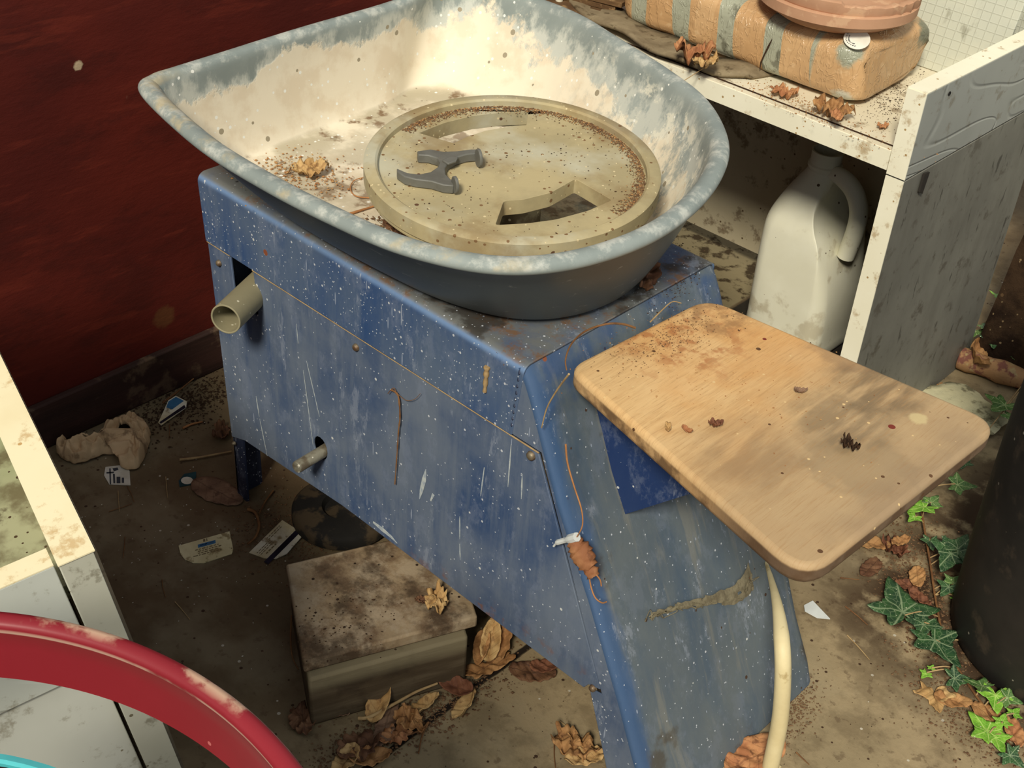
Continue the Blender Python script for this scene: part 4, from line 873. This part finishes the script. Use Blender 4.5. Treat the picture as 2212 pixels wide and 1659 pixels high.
dry(1985, 1292, .020, (40, 30), 'oval', 'leaf_red', 'rusty leaf lying at the foot of the black drum', curl=.5, fold=.4, wob=.1, grp=G2)
dry(2140, 1545, .026, (60, 30), 'oval', 'leaf_tan', 'tan leaf beneath the bright ivy at the lower right', curl=.3, fold=.2, grp=G2)
dry(2190, 1585, .024, (20, 60), 'oval', 'leaf_orange', 'orange leaf at the right edge below the drum', curl=.4, fold=.4, grp=G2)
dry(1916, 1082, .016, (40, -20), 'oval', 'leaf_orange', 'tiny orange leaf between the seat corner and the drum', curl=.3, fold=.2, grp=G2)
dry(2105, 772, .042, (-10, -60), 'oval', 'leaf_tan', 'large curled golden-brown leaf draped over the log', z=.034, curl=.9, fold=.7, roll=.5, wob=.06, grp=G2)
dry(2030, 842, .020, (30, -40), 'oval', 'leaf_tan', 'small tan leaf at the corner of the grey desk side', curl=.4, fold=.6, grp=G2)
dry(470, 1060, .045, (40, 20), 'oval', 'leaf_mauve', 'large flat dull leaf on the floor left of the wheel leg', curl=.05, fold=.05, wob=.02, grp=G2)
dry(480, 935, 0.0276, (0, 60), 'crumple', 'leaf_brown', 'crinkled brown leaf against the rear leg of the blue wheel', z=.003, curl=.5, fold=.6, wob=.14, grp=G2)
dry(1392, 604, 0.0276, (40, -50), 'crumple', 'leaf_brown', 'crinkled brown leaf propped against the tray on the wheel top', z=.503, curl=.5, fold=.8, tilt=-.5, roll=.5, wob=.12, grp='leaves on the blue wheel')
dry(1833, 966, 0.0126, (30, 20), 'crumple', 'crumb_dark', 'tiny dark dried clump on the outer half of the seat board', z=.4955, curl=.6, fold=.6, wob=.3, grp='bits on the seat board')
dry(1545, 916, 0.0092, (20, 0), 'crumple', 'leaf_red', 'tiny wine-red dried bit in the middle of the seat board', z=.4955, curl=.5, fold=.5, wob=.2, grp='bits on the seat board')
dry(1485, 926, .007, (20, 10), 'oval', 'leaf_orange', 'tiny curled orange bit left of the wine-red bit on the seat board', z=.4955, curl=1.2, fold=.8, wob=.1, grp='bits on the seat board')
dry(1443, 922, .007, (0, 20), 'oval', 'leaf_pale', 'tiny pale bit nearest the near edge of the seat board', z=.4955, curl=.9, fold=.8, wob=.1, grp='bits on the seat board')
dry(1730, 842, .008, (30, 0), 'oval', 'leaf_mauve', 'tiny grey curled bit near the far edge of the seat board', z=.4955, curl=1., fold=.8, wob=.1, grp='bits on the seat board')
G3 = 'dry leaves on the white desk'
dry(1500, 132, 0.0391, (-70, -20), 'crumple', 'leaf_orange', 'shrivelled orange-tan leaf on the felt strip in front of the parcel', z=.545, curl=.8, fold=.6, wob=.18, grp=G3)
dry(1522, 140, 0.0276, (60, -10), 'crumple', 'leaf_pale', 'pale curled leaf lying over the shrivelled orange one', z=.548, curl=.8, fold=.6, wob=.14, grp=G3)
dry(1795, 246, 0.0391, (60, 20), 'crumple', 'leaf_tan', 'crumpled tan leaf on the bare desk front below the parcel end', z=.5255, curl=.7, fold=.5, wob=.2, grp=G3)
dry(1806, 252, .018, (30, 50), 'oval', 'leaf_orange', 'bright orange leaf nested in the crumpled tan leaf', z=.540, curl=.5, fold=.6, wob=.1, grp=G3)
dry(1690, 203, 0.0253, (60, 10), 'crumple', 'leaf_orange', 'broken orange leaf fragment on the desk before the parcel middle', z=.5255, curl=.5, fold=.2, wob=.15, grp=G3)
dry(1906, 272, 0.0126, (40, -10), 'crumple', 'leaf_orange', 'tiny orange leaf fragment nearest the desk corner', z=.5255, curl=.5, fold=.4, wob=.14, grp=G3)
dry(858, 495, .022, (40, 25), 'oval', 'leaf_brown', 'dark brown leaf wedged between the tray and the beige disc', z=.54, curl=.5, fold=.4, wob=.1, grp='leaves in the tray')
dry(665, 372, 0.0299, (50, 0), 'crumple', 'leaf_pale', 'crumbled pale leaf in the left part of the splash tray', z=.5125, curl=.3, fold=.2, wob=.14, grp='leaves in the tray')

# ------------------------------------------------------------------ twigs and stalks
def twig(label, pts, r, mat='stem', name='twig', plane=('z', .003), grp=None, cat='twig', bumps=False):
    P = []
    for q in pts:
        x, y = q[:2]; v = q[2] if len(q) > 2 else plane[1]
        P.append(at(x, y, 'xyz'.index(plane[0]), v))
    P = spline(P, 5); n = len(P); rs = [r*(1-.45*i/n)*(1+(.25*sin(i*2.1) if bumps else 0)) for i in range(n)]
    b = MB().tube(P, rs, 7); return tag(b.build(name, mat, loc=min(P, key=lambda v: v.z), ang=70), label, cat, grp)
yp = -.004
twig('curved brown tendril arching over the blue fold beside the seat corner', [(1372, 708, .035), (1345, 700, .02), (1310, 700, -.0), (1265, 715, -.008), (1235, 742, -.010), (1222, 775, -.012), (1224, 800, -.014)], .0012, 'stem', plane=('y', yp))
twig('pale brown stalk hanging down the blue fold below the tendril', [(1229, 808, -.02), (1205, 840, -.012), (1182, 880, -.008), (1170, 924, -.006)], .0011, 'stem_pale', plane=('y', yp))
twig('stubby brown twig stuck on the blue flange near the front corner', [(1052, 792), (1050, 815), (1047, 846)], .0034, 'stem_pale', plane=('y', -.003), bumps=True)
twig('long thin brown stem hanging down the blue side panel', [(845, 842), (860, 855), (864, 900), (861, 930), (858, 975), (853, 1046)], .0012, 'stem', plane=('y', -.004), bumps=True)
twig('fine curly tendril at the top of the long stem on the blue side', [(838, 850), (850, 838), (858, 850), (878, 865), (896, 862), (908, 850)], .0005, 'stem', plane=('y', -.004))
twig('thin reddish stem on the casing leading down to the dangling cocoon', [(1222, 960), (1226, 1000), (1240, 1050), (1256, 1100), (1258, 1135), (1246, 1160)], .0011, 'stem_orange', plane=('y', -.010))
P0 = at(1240, 1165, 1, -.008); P1 = at(1283, 1245, 1, -.008); b = MB(); n = 14; pts = [lerp(P0, P1, i/n) for i in range(n+1)]
b.tube(pts, [.007+.005*sin(pi*min(1, i/n*1.2))+.0015*sin(i*2.7) for i in range(n+1)], 14, flat=.7)
ccn = thing('cocoon', 'dangling orange-brown curled seed pod caught in cobweb on the blue side', 'cocoon', P1)
for v in b.v: v += Vector((.0012*sin(v.z*900), .0008*sin(v.x*1100), .001*sin(v.x*700)))
b.build('pod', 'leaf_orange', ccn, ang=60)
b = MB(); b.tube(spline([at(x, y, 1, -.010) for x, y in ((1196, 1180), (1204, 1172), (1225, 1166), (1246, 1160))], 4), [.0012]*4+[.003]*5+[.005]*4, 8); b.build('web_tuft', 'white_paper', ccn)
b = MB(); b.tube(spline([at(x, y, 1, -.008) for x, y in ((1272, 1240), (1276, 1265), (1285, 1290), (1300, 1302), (1310, 1300))], 4), .0008, 6); b.tube(spline([at(x, y, 1, -.008) for x, y in ((1285, 1238), (1296, 1252), (1299, 1266))], 4), .0008, 6); b.build('tendril', 'stem_orange', ccn)
twig('thick pale stick leaning along the leaves in front of the wooden block', [(775, 1552, .006), (800, 1548, .01), (860, 1516, .012), (900, 1494, .014), (945, 1476, .016)], .0026, 'stem_pale', plane=('z', .01), name='stick', cat='stick')
twig('dark bent twig along the slab joint below the leaves', [(770, 1625), (850, 1598), (905, 1578), (925, 1560)], .0016, 'stem', plane=('z', .004))
twig('dark thin twig crossing the slab joint below the leaves', [(926, 1560), (912, 1590), (904, 1628)], .0013, 'stem', plane=('z', .003))
twig('thin stalk hanging from the pale leaf over the front of the wooden block', [(957, 1335, -.145), (970, 1370, -.15), (984, 1434, -.15)], .0009, 'stem_pale', plane=('y', -.1)) if False else None
twig('orange straw lying in the splash tray left of the beige disc', [(755, 462), (780, 454), (812, 444)], .0018, 'stem_orange', plane=('z', .5135), name='straw', cat='straw')
twig('curly orange tendril in the splash tray beside the beige disc', [(808, 428), (770, 424), (757, 408), (765, 390), (795, 381)], .0009, 'stem_orange', plane=('z', .5135))
twig('straight stick resting against the foot of the red wall', [(352, 870), (385, 845), (418, 818)], .0018, 'stem', plane=('z', .008), name='stick', cat='stick')
twig('short orange stick on the floor below the striped card by the wall', [(395, 925), (415, 916), (438, 911)], .002, 'stem_orange', plane=('z', .003), name='stick', cat='stick')
twig('long pale cane lying behind the rear leg of the blue wheel', [(388, 993), (430, 988), (500, 975)], .0022, 'stem_pale', plane=('z', .004), name='cane', cat='cane')
twig('curled brown peel strip near the rear leg', [(535, 1100), (552, 1108), (560, 1135), (552, 1160), (535, 1175)], .0026, 'leaf_red' if False else 'stem', plane=('z', .006), name='peel_strip', cat='peel')
twig('brown stalk leaning from the rear leg foot towards the card', [(590, 1060), (572, 1085), (560, 1110)], .0016, 'stem', plane=('z', .006))
twig('thin twig on the floor by the left foot of the wooden block', [(630, 1330, .02), (628, 1380, .015), (632, 1420, .008), (645, 1446, .004)], .0012, 'stem', plane=('z', .01))
twig('pale grass stalk on the felt strip by the tray rim', [(1545, 130, .545), (1500, 160, .535), (1465, 182, .528)], .0008, 'stem_pale', plane=('z', .54), name='grass_stalk', cat='stalk')
twig('pale bent stalk on the wheel top beside the seat corner', [(1405, 695), (1430, 670), (1452, 652), (1472, 655)], .0009, 'stem_pale', plane=('z', .505))
twig('dry root piece stuck across the lower front casing', [(1420, 1330, .205), (1470, 1310, .2), (1520, 1305, .195), (1570, 1290, .188), (1610, 1270, .182)], .0025, 'web', plane=('x', .19), bumps=True, name='root', cat='root') if False else None
# clump on the front panel: a ragged web of dirt
FN = Vector((.502, 0, .235)).normalized()
wp = [atp(x, y, Vector((.252, 0, 0.004)), FN) for x, y in ((1400, 1335), (1440, 1318), (1490, 1308), (1540, 1298), (1580, 1292), (1612, 1268), (1622, 1250))]
b = MB(); sp_ = spline(wp, 6); n = len(sp_); rr_ = random.Random(5); vs = []; UPD = (Vector((-.235, 0, .502))).normalized()
for i, q in enumerate(sp_):
    w_ = .002+.034*(i/n)**1.6+rr_.uniform(0, .005)
    for j in range(7): vs.append(q+UPD*(w_*(j/6-.35)+rr_.uniform(-.0012, .0012))+FN*(.0015+.003*rr_.random()*sin(pi*j/6)))
b.add(vs, [(i*7+j, (i+1)*7+j, (i+1)*7+j+1, i*7+j+1) for i in range(n-1) for j in range(6) if rr_.random() > .04])
for _ in range(26):
    q = rr_.choice(sp_); b.tube(spline([q+FN*.002, q+FN*.004+Vector((rr_.uniform(-.006, .006), rr_.uniform(-.01, .01), rr_.uniform(-.004, .008))), q+FN*.002+Vector((rr_.uniform(-.01, .01)*.3, rr_.uniform(-.018, .018), rr_.uniform(-.006, .006)))], 3), .0005, 5)
tag(b.build('cobweb', 'web', loc=wp[0], ang=70), 'dirty matted cobweb clinging to the front casing below the seat', 'cobweb')
for i, (x0, y0, x1, y1) in enumerate(((255, 1060, 258, 1105), (275, 1050, 290, 1085), (235, 1105, 285, 1088), (358, 1030, 362, 1075), (270, 1160, 266, 1205), (350, 1252, 358, 1290), (378, 1300, 410, 1338), (366, 918, 365, 950),
                                      (1826, 1310, 1874, 1350), (1830, 1372, 1878, 1425), (1704, 1375, 1732, 1415), (1815, 1248, 1856, 1252), (1208, 1556, 1260, 1600), (1198, 1600, 1200, 1659), (1720, 1625, 1748, 1652))):
    rr = .0007 if i < 8 else .0009
    twig('thin dry stalk lying on the %s concrete floor' % ('dark left' if i < 8 else 'open right'), [(x0, y0), ((x0+x1)/2+R.uniform(-2, 2), (y0+y1)/2), (x1, y1)], rr, 'stem' if i % 3 else 'stem_pale', plane=('z', .0015), name='dry_stalk', cat='stalk', grp='thin stalks on the %s floor' % ('dark left' if i < 8 else 'open right'))

# ------------------------------------------------------------------ ivy
def ivy(name, label, leaves, stem):
    P0 = atz(*stem[0][:2], stem[0][2]); root = thing(name, label, 'ivy', (P0.x, P0.y, 0))
    S = spline([atz(x, y, z) for x, y, z in stem], 6); MB().tube(S, .0016, 8).build('vine', 'stem', root)
    for (px, py, z, sz, dx, dy, mat, roll, tilt) in leaves:
        c = atz(px, py, z); yaw = imgdir(px, py, dx, dy, z); b = leaf_bm('ivy', c, sz, yaw, .12, .12, tilt, roll, int(px+py), .02)
        q = min(S, key=lambda s: (s-c).length); mz = Vector((c.x, c.y, z+.002)); back = Vector((-cos(yaw), -sin(yaw), 0))*sz*.12
        lf = b.build('leaf', mat, root, solid=.0006, ang=75)
        MB().tube(spline([q, lerp(q, mz, .5)+Vector((0, 0, .004)), mz+back], 5), .0009, 6).build('leaf_stalk', 'stem_pale', lf)
ivy('ivy', 'ivy trailing along the foot of the black drum, with dark and bright green leaves',
    [(1950, 1322, .012, .064, -25, -55, 'ivy_dark', .1, 0), (2018, 1388, .010, .050, 30, 30, 'ivy_dark', -.1, .1), (1995, 1350, .016, .030, -10, 50, 'ivy_dark', .1, .0), (2052, 1202, .03, .040, -25, 40, 'ivy_dark', -.2, .2),
     (2068, 1190, .034, .034, 30, -40, 'ivy_dark', .2, -.1), (2060, 1262, .02, .022, 30, -25, 'ivy_mid', .2, 0), (2048, 1272, .018, .022, -30, 30, 'ivy_dark', 0, .2), (2064, 1290, .012, .014, 30, 10, 'ivy_bright', 0, 0),
     (2068, 1048, .03, .030, 35, 5, 'ivy_mid', .1, 0), (1996, 1098, .03, .030, -40, 10, 'ivy_bright', .2, .1), (2012, 1086, .032, .022, 30, -30, 'ivy_mid', 0, 0), (1975, 1118, .024, .016, -30, 20, 'ivy_bright', 0, .1), (2010, 1170, .016, .02, 10, 40, 'ivy_dark', 0, .1),
     (2060, 1470, .006, .024, 40, 5, 'ivy_dark', .3, 0), (2000, 1456, .004, .012, -20, 20, 'ivy_bright', 0, 0), (2012, 1444, .006, .008, 10, -20, 'ivy_bright', 0, 0), (2150, 1505, .012, .030, 5, 50, 'ivy_bright', 0, .1), (2120, 1487, .014, .026, -50, -20, 'ivy_mid', .3, .1), (2175, 1510, .014, .02, 40, 15, 'ivy_mid', .2, 0),
     (2132, 1580, .008, .034, -30, -30, 'ivy_bright', .05, 0), (2165, 1560, .010, .016, 10, -30, 'ivy_bright', 0, 0), (2190, 1542, .008, .014, 20, -20, 'ivy_bright', 0, 0), (2150, 1594, .006, .026, 20, 40, 'ivy_bright', 0, 0), (2180, 1636, .006, .022, 30, 20, 'ivy_dark', .2, .2), (2090, 1392, .004, .012, 10, 40, 'ivy_mid', 0, 0)],
    [(1985, 1060, .02), (1995, 1130, .012), (2010, 1220, .008), (2022, 1300, .006), (2045, 1400, .004), (2100, 1490, .003), (2150, 1560, .003), (2200, 1640, .003)])
ivy('ivy', 'ivy with fresh green leaves growing behind the log and desk side at the right',
    [(2162, 652, .09, .032, 5, -50, 'ivy_bright', .3, .2), (2128, 712, .06, .022, -10, -40, 'ivy_mid', .1, .2), (2142, 735, .055, .028, 10, 40, 'ivy_dark', 0, .2), (2172, 722, .06, .028, 30, 30, 'ivy_bright', .1, .1), (2155, 700, .055, .018, 30, -30, 'ivy_bright', 0, 0), (2205, 738, .05, .028, 40, 10, 'ivy_bright', 0, .1),
     (2188, 765, .04, .02, 10, 40, 'ivy_mid', 0, 0), (2105, 722, .045, .022, -30, 30, 'ivy_mid', .2, .3), (2170, 878, .03, .045, -45, 30, 'ivy_mid', .1, -.1), (2192, 905, .03, .03, 10, 50, 'ivy_mid', 0, 0), (2080, 1000, .02, .02, -10, 30, 'ivy_dark', 0, 0)],
    [(2240, 800, .03), (2195, 770, .035), (2165, 730, .05), (2150, 690, .07), (2162, 640, .09)])

# ------------------------------------------------------------------ loose crumbs (uncountable)
def crumbs(name, label, mat, n, place, s0, s1, seed, flatz=.5):
    rr = random.Random(seed); b = MB(); base = [(1, 0, 0), (-1, 0, 0), (0, 1, 0), (0, -1, 0), (0, 0, 1), (0, 0, -1)]
    F8 = [(0, 2, 4), (2, 1, 4), (1, 3, 4), (3, 0, 4), (2, 0, 5), (1, 2, 5), (3, 1, 5), (0, 3, 5)]
    for _ in range(n):
        p = place(rr)
        if p is None: continue
        s = rr.uniform(s0, s1)*rr.uniform(.5, 1); M3 = Matrix.Rotation(rr.uniform(0, 6), 3, 'Z'); e = rr.uniform(.4, 1)
        b.add([p+M3@Vector((x*s*rr.uniform(.7, 1.2), y*s*e, z*s*flatz+s*flatz*.8)) for x, y, z in base], F8)
    return tag(b.build(name, mat, loc=b.v[0], ang=1), label, 'debris', kind='stuff')
def gauss(px, py, sx, sy, z, ang=0):
    def f(r):
        u, v = r.gauss(0, sx), r.gauss(0, sy); return atz(px+u*cos(ang)-v*sin(ang), py+u*sin(ang)+v*cos(ang), z)
    return f
def arcf(r):
    a = r.uniform(-.45, 1.0)*pi*.72+.25; q = ir-.0015-abs(r.gauss(0, .0065)); 
    return BM@Vector((q*cos(a), q*sin(a), -.0079))
crumbs('wood_crumbs', 'rust-brown crumbs gathered along the inner rim of the beige disc', 'crumb_brown', 2600, arcf, .0008, .0019, 1)
crumbs('leaf_crumbs', 'tan flakes gathered along the inner rim of the beige disc', 'crumb_tan', 1000, arcf, .0008, .0018, 2)
def discf(r):
    for _ in range(9):
        q = ir*sqrt(r.random())*.97; a = r.uniform(0, 2*pi); p = Vector((q*cos(a), q*sin(a), -.0079)); v2 = Vector((p.x, p.y))
        ok = True
        for s in (s1, s2):
            xs_ = [k2.x for k2 in s]; ys_ = [k2.y for k2 in s]
            if min(xs_) < p.x < max(xs_) and min(ys_) < p.y < max(ys_): ok = False
        if ok: return BM@p
crumbs('dirt_specks', 'dark specks scattered on the middle of the beige disc', 'crumb_dark', 260, discf, .0006, .0017, 3)
crumbs('leaf_crumbs', 'tan crumbs of leaf in the left part of the splash tray', 'crumb_tan', 500, gauss(650, 378, 60, 26, .512, .15), .0009, .003, 4)
crumbs('leaf_crumbs', 'brown leaf crumbs beside the beige disc at the near side of the tray', 'crumb_brown', 260, gauss(850, 492, 30, 12, .5125, .5), .0012, .003, 5)
crumbs('leaf_crumbs', 'brown crumbs on the blue wheel top against the tray foot', 'crumb_brown', 900, gauss(1320, 640, 90, 10, .5022, -.5), .0008, .0024, 6)
crumbs('dirt_specks', 'dark dirt on the blue wheel top by the far corner', 'crumb_dark', 700, gauss(1440, 575, 30, 40, .5022, -.2), .0007, .0018, 7)
crumbs('wood_crumbs', 'orange-brown wood dust on the inner end of the seat board', 'crumb_brown', 500, gauss(1440, 735, 70, 22, .4952, -.35), .0006, .0014, 8)
crumbs('wood_crumbs', 'pale crumbs scattered on the seat board', 'crumb_tan', 220, gauss(1560, 820, 170, 60, .4952, .35), .0005, .0014, 9)
crumbs('grit', 'white grit scattered over the dark floor on the left', 'crumb_white', 160, gauss(420, 1130, 150, 130, .0005), .0006, .002, 10)
crumbs('leaf_litter', 'brown leaf litter on the floor between the leaf pile and the wooden block', 'crumb_brown', 1500, gauss(890, 1555, 130, 26, .0005, -.45), .001, .0034, 11, .4)
crumbs('leaf_litter', 'dark litter along the foot of the red wall', 'crumb_dark', 1500, gauss(400, 870, 90, 26, .0005, -.42), .001, .0034, 12, .4)
crumbs('leaf_litter', 'brown litter at the foot of the ivy by the drum', 'crumb_brown', 1700, gauss(1985, 1260, 45, 110, .0005, -.25), .001, .0036, 13, .4)
crumbs('leaf_litter', 'brown litter below the bright ivy at the lower right', 'crumb_brown', 900, gauss(2120, 1560, 75, 40, .0005, .6), .001, .0032, 14, .4)
crumbs('leaf_crumbs', 'orange crumbs on the white desk in front of the parcel', 'crumb_tan', 500, gauss(1740, 232, 110, 14, .5252, .42), .0008, .002, 15)
crumbs('dirt_specks', 'dark dirt on the white desk beside the parcel end', 'crumb_dark', 600, gauss(1935, 215, 45, 22, .5252, -.45), .0006, .0016, 16)
crumbs('leaf_litter', 'dark litter on the floor under the blue wheel', 'crumb_brown', 900, gauss(620, 1150, 60, 45, .0005, .2), .001, .0034, 17, .4)
crumbs('grit', 'grit along the far foot of the blue wheel casing', 'crumb_brown', 500, gauss(1725, 1530, 22, 40, .0005, .4), .0008, .0024, 18)
crumbs('grit', 'fine grit spread over the open concrete', 'crumb_dark', 420, gauss(1500, 1480, 420, 120, .0003), .0005, .0013, 19)
crumbs('grit', 'dark crumbs on top of the wooden block', 'crumb_dark', 150, gauss(740, 1345, 60, 40, .1002, -.2), .0007, .0024, 20)

# ------------------------------------------------------------------ light
w = bpy.data.worlds.new('world'); scn.world = w; w.use_nodes = True
bg = w.node_tree.nodes['Background']; bg.inputs[0].default_value = (.93, .97, 1.0, 1); bg.inputs[1].default_value = .54
sd = bpy.data.lights.new('sun', 'SUN'); so = bpy.data.objects.new('sun', sd); col.objects.link(so)
sd.energy = 3.7; sd.angle = radians(11); sd.color = (1, .93, .78)
so.rotation_euler = Vector((.34, -.66, .70)).to_track_quat('Z', 'Y').to_euler(); so.location = (1, -2, 3)
vs_ = scn.view_settings; vs_.view_transform = 'Standard'; vs_.look = 'None'; vs_.exposure = 0.05; vs_.gamma = 1; vs_.use_curve_mapping = False
